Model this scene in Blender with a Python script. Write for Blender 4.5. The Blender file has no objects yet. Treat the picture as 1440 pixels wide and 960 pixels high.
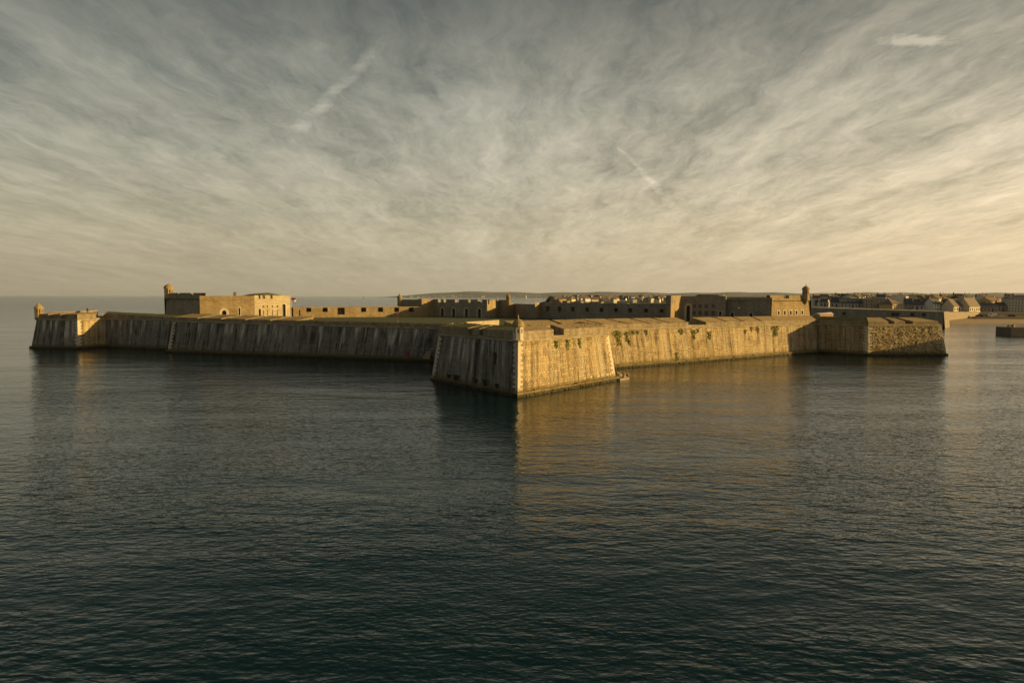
import bpy, bmesh, math, random
from mathutils import Vector, Matrix
RAD = math.radians
random.seed(7)
sc = bpy.context.scene
COL = sc.collection

# ------------------------------------------------------------------ camera
CAMH, FOC = 16.0, 960.0            # metres above the water; focal length in pixels of the 1440 px photograph
MROT = Matrix.Rotation(RAD(90 - 3.814), 3, 'X') @ Matrix.Rotation(RAD(0.11), 3, 'Z')
cam_d = bpy.data.cameras.new('camera'); cam = bpy.data.objects.new('camera', cam_d); COL.objects.link(cam)
cam_d.sensor_width = 36.0; cam_d.lens = 24.0; cam_d.clip_start = 0.5; cam_d.clip_end = 90000.0
cam.location = (0, 0, CAMH); cam.rotation_euler = MROT.to_euler()
sc.camera = cam

def ray(px, py):
    return MROT @ Vector(((px - 720.0) / FOC, -(py - 480.0) / FOC, -1.0))
def G(px, py, z=0.0):                      # where the ray meets the level z
    d = ray(px, py); t = (z - CAMH) / d.z
    return Vector((d.x * t, d.y * t, z))
def atY(px, py, Y):                        # the point of the ray at distance Y
    d = ray(px, py); t = Y / d.y
    return Vector((d.x * t, Y, CAMH + d.z * t))
def K(px):                                 # bearing X / Y of a picture column
    d = ray(px, 450); return d.x / d.y
def P(px, Y):
    return Vector((K(px) * Y, Y))
def zp(px, py, Y):
    return atY(px, py, Y).z

# ------------------------------------------------------------------ world: sky with cirrus
SUN_EL, SUN_AZ = 10.0, 97.0                # azimuth clockwise from +Y (into the picture), +X is the right
def NN(nt, typ, ins=None, **props):
    n = nt.nodes.new(typ)
    for k, v in props.items(): setattr(n, k, v)
    for k, v in (ins or {}).items():
        s = n.inputs[k]
        if isinstance(v, bpy.types.NodeSocket): nt.links.new(v, s)
        else: s.default_value = v
    return n
def MATH(nt, op, a, b=0.0, c=None, clamp=False):
    ins = {0: a, 1: b}
    if c is not None: ins[2] = c
    return NN(nt, 'ShaderNodeMath', ins, operation=op, use_clamp=clamp).outputs[0]
def VM(nt, op, a, b=None):
    ins = {0: a}
    if b is not None: ins[1] = b
    n = NN(nt, 'ShaderNodeVectorMath', ins, operation=op)
    return n.outputs['Value'] if op in ('DOT_PRODUCT', 'LENGTH', 'DISTANCE') else n.outputs[0]
def RAMP(nt, fac, stops, interp='LINEAR'):
    n = NN(nt, 'ShaderNodeValToRGB', {'Fac': fac})
    cr = n.color_ramp; cr.interpolation = interp
    while len(cr.elements) < len(stops): cr.elements.new(0.5)
    for e, (p, c) in zip(cr.elements, stops):
        e.position = p; e.color = (c, c, c, 1) if isinstance(c, (int, float)) else (*c, 1)
    return n.outputs['Color']
def MIX(nt, fac, a, b, blend='MIX'):
    n = nt.nodes.new('ShaderNodeMix'); n.data_type = 'RGBA'; n.blend_type = blend
    for s, v in ((n.inputs[0], fac), (n.inputs[6], a), (n.inputs[7], b)):
        if isinstance(v, bpy.types.NodeSocket): nt.links.new(v, s)
        elif isinstance(v, (tuple, list)): s.default_value = (*v, 1) if len(v) == 3 else v
        else: s.default_value = v
    return n.outputs[2]
def NOISE(nt, vec, scale, detail=4.0, rough=0.55, dist=0.0):
    return NN(nt, 'ShaderNodeTexNoise', {'Vector': vec, 'Scale': scale, 'Detail': detail, 'Roughness': rough, 'Distortion': dist}).outputs['Fac']

world = bpy.data.worlds.new('World'); sc.world = world; world.use_nodes = True
wt = world.node_tree; wt.nodes.clear()
sky = NN(wt, 'ShaderNodeTexSky', sky_type='NISHITA', sun_disc=False, sun_elevation=RAD(SUN_EL), sun_rotation=RAD(SUN_AZ),
         altitude=0.0, air_density=1.3, dust_density=3.5, ozone_density=1.0)
tc = NN(wt, 'ShaderNodeTexCoord').outputs['Generated']
sep = NN(wt, 'ShaderNodeSeparateXYZ', {0: tc})
dx, dy, dz = sep.outputs[0], sep.outputs[1], sep.outputs[2]
CZ = 0.10
zc_ = MATH(wt, 'ADD', MATH(wt, 'MAXIMUM', dz, 0.0), CZ)
pu, pv = MATH(wt, 'DIVIDE', dx, zc_), MATH(wt, 'DIVIDE', dy, zc_)
plane = NN(wt, 'ShaderNodeCombineXYZ', {0: pu, 1: pv, 2: 0.0}).outputs[0]
warpc = NN(wt, 'ShaderNodeTexNoise', {'Vector': plane, 'Scale': 1.1, 'Detail': 4.0, 'Roughness': 0.6}).outputs['Color']
wsc = VM(wt, 'SCALE', warpc); wsc.node.inputs['Scale'].default_value = 0.38
wpl = VM(wt, 'ADD', plane, wsc)
comb = NN(wt, 'ShaderNodeMapping', {'Vector': wpl, 'Rotation': (0, 0, RAD(13)), 'Scale': (1.0, 0.15, 1.0)}).outputs[0]
n1 = NOISE(wt, comb, 3.2, 10.0, 0.69, 0.1)                     # long combed strands
fib = NN(wt, 'ShaderNodeMapping', {'Vector': wpl, 'Rotation': (0, 0, RAD(-34)), 'Scale': (1.0, 0.42, 1.0)}).outputs[0]
n2 = NOISE(wt, fib, 7.5, 8.0, 0.70, 0.35)                      # finer fibres across them
n3 = NOISE(wt, wpl, 1.7, 3.0, 0.5)                             # open and closed areas
cl = MATH(wt, 'ADD', MATH(wt, 'MULTIPLY', n1, 0.62), MATH(wt, 'ADD', MATH(wt, 'MULTIPLY', n2, 0.38), MATH(wt, 'MULTIPLY', n3, 0.14)))
clo = RAMP(wt, cl, [(0.41, 0.16), (0.56, 0.56), (0.73, 1.0)])
calm = RAMP(wt, dz, [(0.0, 0.92), (0.05, 0.72), (0.13, 0.30), (0.30, 0.08)])   # towards the horizon the veil closes
clo = MIX(wt, calm, clo, (0.70, 0.70, 0.70))
def pl(px, py):
    d = ray(px, py).normalized(); return (d.x / (max(d.z, 0) + CZ), d.y / (max(d.z, 0) + CZ), 0)
def trail(a, b, w0, w1, amp):               # a vapour trail between two directions of the sky
    A, B = Vector(pl(*a)), Vector(pl(*b)); L = (B - A).length; t = (B - A) / L
    wob = VM(wt, 'SCALE', NN(wt, 'ShaderNodeTexNoise', {'Vector': plane, 'Scale': 7.0, 'Detail': 4.0}).outputs['Color'])
    wob.node.inputs['Scale'].default_value = 0.07
    q = VM(wt, 'SUBTRACT', VM(wt, 'ADD', plane, wob), (A.x + 0.035, A.y + 0.035, 0.035))
    along = MATH(wt, 'DIVIDE', VM(wt, 'DOT_PRODUCT', q, tuple(t)), L)
    across = MATH(wt, 'ABSOLUTE', VM(wt, 'DOT_PRODUCT', q, (-t.y, t.x, 0)))
    wid = MATH(wt, 'ADD', w0, MATH(wt, 'MULTIPLY', along, w1 - w0))
    core = MATH(wt, 'SUBTRACT', 1.0, MATH(wt, 'DIVIDE', across, wid), clamp=True)
    ends = MATH(wt, 'MULTIPLY', MATH(wt, 'MULTIPLY', along, 7.0, clamp=True), MATH(wt, 'MULTIPLY', MATH(wt, 'SUBTRACT', 1.0, along), 3.0, clamp=True))
    brk = RAMP(wt, NOISE(wt, plane, 6.0, 4.0), [(0.38, 0.12), (0.6, 1.0)])
    return MATH(wt, 'MULTIPLY', MATH(wt, 'MULTIPLY', MATH(wt, 'SQRT', core), ends), MATH(wt, 'MULTIPLY', brk, amp))
tr = MATH(wt, 'ADD', trail((560, 36), (395, 210), 0.017, 0.05, 0.42), trail((852, 186), (955, 300), 0.007, 0.04, 0.22))
# a small lit cumulus scrap
cA = Vector(pl(1290, 58)); cq = VM(wt, 'SUBTRACT', plane, tuple(cA))
crad = VM(wt, 'LENGTH', VM(wt, 'MULTIPLY', cq, (1 / 0.15, 1 / 0.055, 0)))
cblob = MATH(wt, 'SUBTRACT', MATH(wt, 'ADD', MATH(wt, 'SUBTRACT', 1.0, crad), MATH(wt, 'MULTIPLY', NOISE(wt, wpl, 13.0, 7.0, 0.66), 2.6)), 1.55)
cblob = RAMP(wt, cblob, [(0.0, 0.0), (0.8, 0.62)])
cfac = MATH(wt, 'ADD', MATH(wt, 'ADD', clo, tr), cblob, clamp=True)
cfac2 = MATH(wt, 'MULTIPLY', cfac, 0.85)
ccol = RAMP(wt, dz, [(0.0, (0.70, 0.585, 0.39)), (0.07, (0.78, 0.68, 0.48)), (0.18, (0.66, 0.61, 0.475)), (0.27, (0.47, 0.455, 0.37)), (0.37, (0.235, 0.235, 0.20)), (0.5, (0.085, 0.096, 0.096)), (1.0, (0.045, 0.053, 0.060))])
SKY_S = 0.08
toward = MATH(wt, 'MULTIPLY', MATH(wt, 'ADD', dx, 0.75), 0.74, clamp=True)
ccol = MIX(wt, 1.0, ccol, RAMP(wt, toward, [(0.0, (0.72, 0.73, 0.74)), (0.5, 0.92), (1.0, (1.46, 1.33, 1.22))]), 'MULTIPLY')
ccol = MIX(wt, 1.0, ccol, (1 / SKY_S, 1 / SKY_S, 1 / SKY_S), 'MULTIPLY')
ccol.node.clamp_result = False
skyt = MIX(wt, 1.0, sky.outputs[0], (0.56, 0.54, 0.475), 'MULTIPLY')
wcol = MIX(wt, cfac2, skyt, ccol)
bg = NN(wt, 'ShaderNodeBackground', {'Color': wcol, 'Strength': SKY_S * 0.95})
wo = NN(wt, 'ShaderNodeOutputWorld', {'Surface': bg.outputs[0]})

# ------------------------------------------------------------------ sun
ld = bpy.data.lights.new('sun', 'SUN'); ld.energy = 5.0; ld.angle = RAD(0.55); ld.color = (1.0, 0.67, 0.24)
sun = bpy.data.objects.new('sun', ld); COL.objects.link(sun)
SDIR = Vector((math.sin(RAD(SUN_AZ)) * math.cos(RAD(SUN_EL)), math.cos(RAD(SUN_AZ)) * math.cos(RAD(SUN_EL)), math.sin(RAD(SUN_EL))))
sun.rotation_euler = SDIR.to_track_quat('Z', 'Y').to_euler(); sun.location = (60, 40, 60)

vs = sc.view_settings
vs.view_transform = 'Standard'; vs.look = 'None'; vs.exposure = 0.32; vs.gamma = 1.0; vs.use_curve_mapping = False
sc.cycles.use_denoising = True
world.cycles.sampling_method = 'MANUAL'; world.cycles.sample_map_resolution = 256
sc.cycles.max_bounces = 6; sc.cycles.volume_bounces = 0
sc.cycles.sample_clamp_indirect = 4.0

# ------------------------------------------------------------------ materials
def new_mat(name):
    m = bpy.data.materials.new(name); m.use_nodes = True
    nt = m.node_tree; b = nt.nodes['Principled BSDF']
    return m, nt, b
def plain(name, col, rough=0.8, var=0.12, scale=1.2, metallic=0.0):
    m, nt, b = new_mat(name)
    co = NN(nt, 'ShaderNodeTexCoord').outputs['Object']
    n = NOISE(nt, co, scale, 5.0)
    c = MIX(nt, n, tuple(x * (1 - var) for x in col), tuple(min(1, x * (1 + var)) for x in col))
    nt.links.new(c, b.inputs['Base Color']); b.inputs['Roughness'].default_value = rough; b.inputs['Metallic'].default_value = metallic
    return m
def stone(name, ca, cb, streak=0.5, lime=0.4, algae=True, brick=None, moss=0.3, bump=0.6, island=False, isl=0.5, drain=False, topmoss=0.0):
    """weathered masonry; UV is in metres: along the wall, height above the water"""
    m, nt, b = new_mat(name)
    uv = NN(nt, 'ShaderNodeTexCoord').outputs['UV']
    s = NN(nt, 'ShaderNodeSeparateXYZ', {0: uv}); u, v = s.outputs[0], s.outputs[1]
    big = NOISE(nt, uv, 0.22, 5.0, 0.6)
    fine = NOISE(nt, uv, 3.5, 6.0, 0.65)
    grain = NOISE(nt, uv, 18.0, 3.0, 0.6)
    mixf = MATH(nt, 'ADD', MATH(nt, 'MULTIPLY', big, 0.55), MATH(nt, 'MULTIPLY', fine, 0.45))
    if island:
        rnd = NN(nt, 'ShaderNodeNewGeometry').outputs['Random Per Island']
        mixf = MATH(nt, 'ADD', MATH(nt, 'MULTIPLY', mixf, 1.0 - isl), MATH(nt, 'MULTIPLY', rnd, isl))
    f = RAMP(nt, mixf, [(0.28, 0.0), (0.75, 1.0)])
    col = MIX(nt, f, ca, cb)
    vo = NN(nt, 'ShaderNodeTexVoronoi', {'Vector': VM(nt, 'ADD', uv, NN(nt, 'ShaderNodeTexNoise', {'Vector': uv, 'Scale': 0.8}).outputs['Color']), 'Scale': 0.33}, feature='F1')
    rp_ = NN(nt, 'ShaderNodeSeparateXYZ', {0: vo.outputs['Color']}).outputs[0]
    col = MIX(nt, RAMP(nt, rp_, [(0.62, 0.0), (0.72, 0.5)]), col, cb)              # patched and renewed areas
    col = MIX(nt, RAMP(nt, rp_, [(0.12, 0.4), (0.22, 0.0)]), col, ca)
    hgt = MATH(nt, 'ADD', MATH(nt, 'MULTIPLY', fine, 0.6), MATH(nt, 'MULTIPLY', grain, 0.3))
    if brick:
        bt = NN(nt, 'ShaderNodeTexBrick', {'Vector': uv, 'Color1': (1, 1, 1, 1), 'Color2': (0.62, 0.62, 0.62, 1), 'Mortar': (0.42, 0.40, 0.37, 1), 'Scale': 1.0,
                'Mortar Size': 0.028, 'Mortar Smooth': 0.3, 'Bias': 0.0, 'Brick Width': brick[0], 'Row Height': brick[1]})
        col = MIX(nt, 0.75, col, bt.outputs['Color'], 'MULTIPLY')
        hgt = MATH(nt, 'ADD', hgt, MATH(nt, 'MULTIPLY', MATH(nt, 'SUBTRACT', 1.0, bt.outputs['Fac']), 0.8))
    # runs of dirt and of lime that water has drawn down the face
    sv = NN(nt, 'ShaderNodeCombineXYZ', {0: MATH(nt, 'ADD', u, MATH(nt, 'MULTIPLY', fine, 0.10)), 1: MATH(nt, 'MULTIPLY', v, 0.05), 2: 0.0}).outputs[0]
    d1 = RAMP(nt, NOISE(nt, sv, 0.85, 5.0, 0.7), [(0.46, 0.0), (0.58, 1.0)])
    brk = RAMP(nt, NOISE(nt, uv, 0.45, 4.0), [(0.30, 0.15), (0.55, 1.0)])
    col = MIX(nt, MATH(nt, 'MULTIPLY', MATH(nt, 'MULTIPLY', d1, brk), streak), col, (0.035, 0.032, 0.024))
    sv2 = VM(nt, 'ADD', sv, (37.0, 5.0, 0.0))
    l1 = RAMP(nt, NOISE(nt, sv2, 0.7, 4.0, 0.65), [(0.50, 0.0), (0.60, 1.0)])
    if drain:                                        # runs start under the cordon and end at uneven heights
        ln = NOISE(nt, NN(nt, 'ShaderNodeCombineXYZ', {0: u, 1: 0.0, 2: 3.0}).outputs[0], 0.42, 3.0, 0.7)
        reach = MATH(nt, 'MULTIPLY', MATH(nt, 'SUBTRACT', v, MATH(nt, 'MULTIPLY', MATH(nt, 'SUBTRACT', ln, 0.32), 22.0)), 0.5, clamp=True)
        brk = MATH(nt, 'MULTIPLY', MATH(nt, 'ADD', MATH(nt, 'MULTIPLY', brk, 0.6), 0.4), MATH(nt, 'ADD', MATH(nt, 'MULTIPLY', reach, 0.9), 0.1))
    col = MIX(nt, MATH(nt, 'MULTIPLY', MATH(nt, 'MULTIPLY', l1, brk), lime), col, (0.60, 0.57, 0.50) if drain else (0.56, 0.49, 0.36))
    if moss:
        sv3 = VM(nt, 'ADD', sv, (91.0, 0.0, 0.0))
        g1 = RAMP(nt, NOISE(nt, sv3, 0.5, 4.0, 0.6), [(0.58, 0.0), (0.70, 1.0)])
        col = MIX(nt, MATH(nt, 'MULTIPLY', MATH(nt, 'MULTIPLY', g1, RAMP(nt, fine, [(0.35, 0.0), (0.6, 1.0)])), moss), col, (0.09, 0.085, 0.018))
    if topmoss:                                      # moss and lichen in the damp strip under the cordon
        tm = MATH(nt, 'MULTIPLY', MATH(nt, 'SUBTRACT', v, MATH(nt, 'ADD', 5.6, MATH(nt, 'MULTIPLY', NOISE(nt, sv, 0.9, 4.0, 0.7), 3.6))), 0.8, clamp=True)
        tm = MATH(nt, 'MULTIPLY', tm, RAMP(nt, NOISE(nt, uv, 1.6, 4.0, 0.65), [(0.42, 0.0), (0.62, 1.0)]))
        col = MIX(nt, MATH(nt, 'MULTIPLY', tm, topmoss), col, (0.15, 0.135, 0.022))
    if algae:
        lim = MATH(nt, 'SUBTRACT', MATH(nt, 'ADD', 1.0, MATH(nt, 'MULTIPLY', fine, 0.9)), v)
        a1 = MATH(nt, 'MULTIPLY', lim, 1.6, clamp=True)
        col = MIX(nt, MATH(nt, 'MULTIPLY', a1, 0.7), col, (0.11, 0.085, 0.028))
        a2 = MATH(nt, 'MULTIPLY', MATH(nt, 'SUBTRACT', MATH(nt, 'ADD', 0.30, MATH(nt, 'MULTIPLY', fine, 0.5)), v), 4.0, clamp=True)
        col = MIX(nt, MATH(nt, 'MULTIPLY', a2, 0.85), col, (0.022, 0.02, 0.012))
    bp = NN(nt, 'ShaderNodeBump', {'Height': hgt, 'Strength': bump, 'Distance': 0.09})
    nt.links.new(bp.outputs[0], b.inputs['Normal']); nt.links.new(col, b.inputs['Base Color'])
    b.inputs['Roughness'].default_value = 0.88; b.inputs['Specular IOR Level'].default_value = 0.2
    return m
M = {}
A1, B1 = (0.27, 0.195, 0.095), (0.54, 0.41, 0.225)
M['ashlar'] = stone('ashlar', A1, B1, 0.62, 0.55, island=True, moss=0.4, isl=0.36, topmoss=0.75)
M['ashlar_streaked_shade'] = stone('ashlar_streaked_shade', (0.155, 0.148, 0.132), (0.27, 0.258, 0.235), 0.95, 0.95, island=True, moss=0.6, isl=0.3, drain=True)  # streaks are real runs; the darker, greyer base puts shade into the colour
M['rubble'] = stone('rubble', (0.26, 0.19, 0.09), (0.58, 0.45, 0.25), 0.35, 0.3, island=True, bump=1.0, moss=0.6, topmoss=0.85)
M['mortar'] = stone('mortar', (0.11, 0.09, 0.06), (0.17, 0.14, 0.095), 0.6, 0.2)
M['quoin'] = stone('quoin', (0.50, 0.435, 0.335), (0.62, 0.545, 0.43), 0.15, 0.2, algae=True, moss=0.0, bump=0.35)
M['parapet'] = stone('parapet', (0.28, 0.222, 0.14), (0.42, 0.34, 0.225), 0.3, 0.2, algae=False, brick=(0.9, 0.34), moss=0.35)
M['cordon'] = stone('cordon', (0.38, 0.31, 0.21), (0.52, 0.43, 0.31), 0.3, 0.3, algae=False, brick=(1.6, 5.0), moss=0.2)
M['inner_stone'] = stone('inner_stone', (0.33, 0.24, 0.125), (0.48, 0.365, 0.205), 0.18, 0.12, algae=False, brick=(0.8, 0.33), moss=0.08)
M['shaded_stone'] = stone('shaded_stone', (0.29, 0.255, 0.20), (0.41, 0.36, 0.285), 0.2, 0.12, algae=False, brick=(0.8, 0.33), moss=0.08)  # grey copy of the inner masonry for shaded walls, shade put into its colour
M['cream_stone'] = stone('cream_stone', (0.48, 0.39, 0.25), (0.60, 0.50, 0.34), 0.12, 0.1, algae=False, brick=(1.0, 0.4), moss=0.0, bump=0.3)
M['trim'] = plain('trim', (0.50, 0.44, 0.34), 0.85, 0.12)
M['dark_wood'] = plain('dark_wood', (0.045, 0.035, 0.026), 0.7, 0.3, 4)
M['glass'] = plain('glass', (0.018, 0.02, 0.022), 0.12, 0.2)
M['turf'] = plain('turf', (0.105, 0.105, 0.030), 0.95, 0.45, 0.5)
M['grass'] = plain('grass', (0.050, 0.066, 0.015), 0.95, 0.4, 0.35)
def top_mat():
    m, nt, b = new_mat('earth_top')
    co = NN(nt, 'ShaderNodeTexCoord').outputs['Object']
    n = NOISE(nt, co, 0.35, 6.0, 0.65); n_ = NOISE(nt, co, 2.2, 5.0, 0.6)
    c = MIX(nt, RAMP(nt, n_, [(0.3, 0.0), (0.7, 1.0)]), (0.35, 0.24, 0.10), (0.49, 0.35, 0.17))
    c = MIX(nt, RAMP(nt, MATH(nt, 'ADD', MATH(nt, 'MULTIPLY', n, 0.7), MATH(nt, 'MULTIPLY', n_, 0.3)), [(0.53, 0.0), (0.66, 0.7)]), c, (0.16, 0.135, 0.045))
    nt.links.new(c, b.inputs['Base Color']); b.inputs['Roughness'].default_value = 0.95
    bp = NN(nt, 'ShaderNodeBump', {'Height': n_, 'Strength': 0.7, 'Distance': 0.15}); nt.links.new(bp.outputs[0], b.inputs['Normal'])
    return m
M['earth_top'] = top_mat()
M['slate'] = plain('slate', (0.095, 0.092, 0.09), 0.55, 0.25, 0.8)
M['slate_warm'] = plain('slate_warm', (0.20, 0.15, 0.11), 0.7, 0.25, 0.8)
M['tile'] = plain('tile', (0.20, 0.125, 0.085), 0.8, 0.25, 0.8)
M['render_cream'] = plain('render_cream', (0.66, 0.57, 0.40), 0.85, 0.08)
M['render_white'] = plain('render_white', (0.72, 0.68, 0.60), 0.85, 0.06)
M['render_ochre'] = plain('render_ochre', (0.58, 0.40, 0.18), 0.85, 0.08)
M['render_grey'] = plain('render_grey', (0.46, 0.43, 0.38), 0.85, 0.1)
M['town_stone'] = plain('town_stone', (0.33, 0.265, 0.19), 0.9, 0.2, 0.6)
M['white'] = plain('white', (0.78, 0.77, 0.74), 0.5, 0.04)
M['red'] = plain('red', (0.30, 0.025, 0.035), 0.55, 0.1)
M['orange'] = plain('orange', (0.55, 0.26, 0.08), 0.7, 0.1)
M['steel'] = plain('steel', (0.18, 0.19, 0.20), 0.45, 0.1)
M['rubber'] = plain('rubber', (0.02, 0.02, 0.02), 0.85, 0.1)
M['cloth'] = plain('cloth', (0.05, 0.045, 0.06), 0.9, 0.1)
M['rock'] = plain('rock', (0.27, 0.22, 0.14), 0.9, 0.5, 2.5)
M['sand'] = plain('sand', (0.46, 0.34, 0.21), 0.95, 0.12, 0.15)
M['quay'] = plain('quay', (0.16, 0.13, 0.10), 0.9, 0.25, 0.4)
M['land'] = plain('land', (0.10, 0.095, 0.055), 0.95, 0.4, 0.02)
M['hazed_hill'] = plain('hazed_hill', (0.21, 0.225, 0.235), 0.95, 0.35, 0.004)  # pale blue-grey puts the distance haze into the base colour
M['bark'] = plain('bark', (0.07, 0.05, 0.035), 0.95, 0.2)
M['leaf'] = plain('leaf', (0.050, 0.058, 0.024), 0.8, 0.45, 0.7)
M['ivy'] = plain('ivy', (0.17, 0.17, 0.022), 0.7, 0.5, 3.0)
M['weed'] = plain('weed', (0.045, 0.042, 0.016), 0.8, 0.4, 3.0)

def sea_mat():
    m, nt, b = new_mat('sea_water')
    co = NN(nt, 'ShaderNodeTexCoord').outputs['Object']
    def mp(a, sx, sy=1.0): return NN(nt, 'ShaderNodeMapping', {'Vector': co, 'Rotation': (0, 0, RAD(a)), 'Scale': (sx, sy, 1.0)}).outputs[0]
    patch = RAMP(nt, NOISE(nt, mp(38, 0.28), 0.05, 4.0, 0.6), [(0.36, 0.30), (0.60, 1.30)])     # gusts and calmer lanes
    patch2 = RAMP(nt, NOISE(nt, mp(-25, 0.4), 0.11, 3.0, 0.6), [(0.35, 0.5), (0.65, 1.1)])
    r1 = NOISE(nt, mp(14, 0.48), 2.5, 2.0, 0.45, 0.3)
    r1b = NOISE(nt, mp(-24, 0.5), 3.8, 2.0, 0.45, 0.2)
    r2 = MATH(nt, 'ADD', MATH(nt, 'MULTIPLY', NOISE(nt, mp(30, 0.55), 0.95, 2.0, 0.4), 0.6), MATH(nt, 'MULTIPLY', NOISE(nt, mp(-38, 0.5), 1.2, 1.0, 0.4), 0.5))
    r3 = NOISE(nt, mp(16, 0.5), 0.15, 2.0, 0.5)
    h = MATH(nt, 'ADD', MATH(nt, 'MULTIPLY', r1, MATH(nt, 'MULTIPLY', patch, 0.085)), MATH(nt, 'MULTIPLY', r1b, MATH(nt, 'MULTIPLY', patch2, 0.048)))
    h = MATH(nt, 'ADD', h, MATH(nt, 'ADD', MATH(nt, 'MULTIPLY', r2, MATH(nt, 'MULTIPLY', patch, 0.20)), MATH(nt, 'MULTIPLY', r3, 0.30)))
    oy = NN(nt, 'ShaderNodeSeparateXYZ', {0: co}).outputs[1]
    openf = NN(nt, 'ShaderNodeMapRange', {'Value': oy, 'From Min': 230.0, 'From Max': 900.0, 'To Min': 1.0, 'To Max': 5.0}).outputs[0]
    h = MATH(nt, 'MULTIPLY', h, MATH(nt, 'MULTIPLY', openf, 0.76))
    bp = NN(nt, 'ShaderNodeBump', {'Height': h, 'Strength': 1.0, 'Distance': 1.0})
    nt.links.new(bp.outputs[0], b.inputs['Normal'])
    b.inputs['Base Color'].default_value = (0.0008, 0.0190, 0.0230, 1)
    b.inputs['Roughness'].default_value = 0.06; b.inputs['IOR'].default_value = 1.333
    return m
M['sea'] = sea_mat()

# ------------------------------------------------------------------ object helpers
def wloc(o):
    v = Vector((0, 0, 0))
    while o is not None: v = v + Vector(o.location); o = o.parent
    return v
def link(name, me, parent=None, kind=None):
    o = bpy.data.objects.new(name, me); COL.objects.link(o)
    if parent is not None: o.parent = parent
    if kind: o['kind'] = kind
    return o
def mesh(name, V, F, mats, mi=None, uv=None, smooth=False):
    me = bpy.data.meshes.new(name); me.from_pydata([tuple(v) for v in V], [], F)
    for m in (mats if isinstance(mats, (list, tuple)) else [mats]): me.materials.append(M[m] if isinstance(m, str) else m)
    if mi is not None: me.polygons.foreach_set('material_index', mi)
    if uv is not None:
        l = me.uv_layers.new(name='UVMap')
        flat = [c for f in uv for p in f for c in p]
        l.data.foreach_set('uv', flat)
    if smooth: me.polygons.foreach_set('use_smooth', [True] * len(F))
    me.update(); return me
TOPS = []
class MB:
    """collects faces in world coordinates; build() links them as ONE mesh object"""
    def __init__(s): s.V, s.F, s.U, s.I = [], [], [], []
    def face(s, pts, uv=None, mi=0):
        n = len(s.V); s.V += [Vector(p) for p in pts]; s.F.append(list(range(n, n + len(pts))))
        s.U.append(uv if uv is not None else [(0.7 * p[0] + 0.7 * p[1], p[2]) for p in pts]); s.I.append(mi)
    def hexa(s, b, t, mi=0, uvb=None, skip=(), mtop=None):
        """b, t: four bottom and four top points, counter-clockwise from above"""
        n = len(s.V); s.V += [Vector(p) for p in list(b) + list(t)]
        L = [[0, 1, 5, 4], [1, 2, 6, 5], [2, 3, 7, 6], [3, 0, 4, 7], [4, 5, 6, 7], [3, 2, 1, 0]]
        for k, f in enumerate(L):
            if k in skip: continue
            s.F.append([n + i for i in f]); s.I.append(mtop if (mtop is not None and k == 4) else mi)
            if mtop is not None and k == 4: TOPS.append([s.V[n + i].copy() for i in f] + [s])
            pts = [s.V[n + i] for i in f]
            if k < 4:
                e = (pts[1] - pts[0]); e.z = 0; L_ = e.length
                u0 = (pts[0].x * 0.7 + pts[0].y * 0.7)
                s.U.append([(u0, pts[0].z), (u0 + L_, pts[1].z), (u0 + L_, pts[2].z), (u0, pts[3].z)])
            else: s.U.append([(p.x, p.y) for p in pts])
    def box(s, c, size, rot=0.0, mi=0, mtop=None):
        cx, cy, cz = c; w, d, h = size; ca, sa = math.cos(rot), math.sin(rot)
        q = [(-w / 2, -d / 2), (w / 2, -d / 2), (w / 2, d / 2), (-w / 2, d / 2)]
        q = [(cx + x * ca - y * sa, cy + x * sa + y * ca) for x, y in q]
        s.hexa([(x, y, cz) for x, y in q], [(x, y, cz + h) for x, y in q], mi, mtop=mtop)
    def lathe(s, c, prof, seg=16, mi=0, rot=0.0):
        n0 = len(s.V)
        for r, z in prof:
            for k in range(seg):
                a = rot + 2 * math.pi * k / seg
                s.V.append(Vector((c[0] + r * math.cos(a), c[1] + r * math.sin(a), c[2] + z)))
        for j in range(len(prof) - 1):
            for k in range(seg):
                a, b = n0 + j * seg + k, n0 + j * seg + (k + 1) % seg
                s.F.append([a, b, b + seg, a + seg]); s.I.append(mi)
                r = max(prof[j][0], prof[j + 1][0]); w = 2 * math.pi * r / seg
                s.U.append([(k * w, prof[j][1] + c[2]), (k * w + w, prof[j][1] + c[2]), (k * w + w, prof[j + 1][1] + c[2]), (k * w, prof[j + 1][1] + c[2])])
    def prism(s, pts2, z0, z1, mi=0, mtop=None, bottom=False):
        n = len(pts2)
        for i in range(n):
            a, b = pts2[i], pts2[(i + 1) % n]; L = math.hypot(b[0] - a[0], b[1] - a[1]); u0 = 0.7 * a[0] + 0.7 * a[1]
            s.face([(a[0], a[1], z0), (b[0], b[1], z0), (b[0], b[1], z1), (a[0], a[1], z1)], [(u0, z0), (u0 + L, z0), (u0 + L, z1), (u0, z1)], mi)
        s.face([(p[0], p[1], z1) for p in pts2], [(p[0], p[1]) for p in pts2], mi if mtop is None else mtop)
        if bottom: s.face([(p[0], p[1], z0) for p in reversed(pts2)], None, mi)
    def build(s, name, mats, parent=None, kind=None, smooth=False):
        off = wloc(parent) if parent is not None else Vector((0, 0, 0))
        s.top_name = mats[1] if isinstance(mats, (list, tuple)) and len(mats) > 1 else ''
        me = mesh(name, [v - off for v in s.V], s.F, mats, s.I, s.U, smooth)
        return link(name, me, parent, kind)
def thing(name, label, cat, loc=(0, 0, 0), group=None, rotz=0.0):
    o = bpy.data.objects.new(name, None); COL.objects.link(o); o.empty_display_size = 0.5
    o.location = loc; o.rotation_euler = (0, 0, rotz); o['label'] = label; o['category'] = cat
    if group: o['group'] = group
    return o
def tag(o, label, cat, group=None):
    o['label'] = label; o['category'] = cat
    if group: o['group'] = group
    return o
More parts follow.
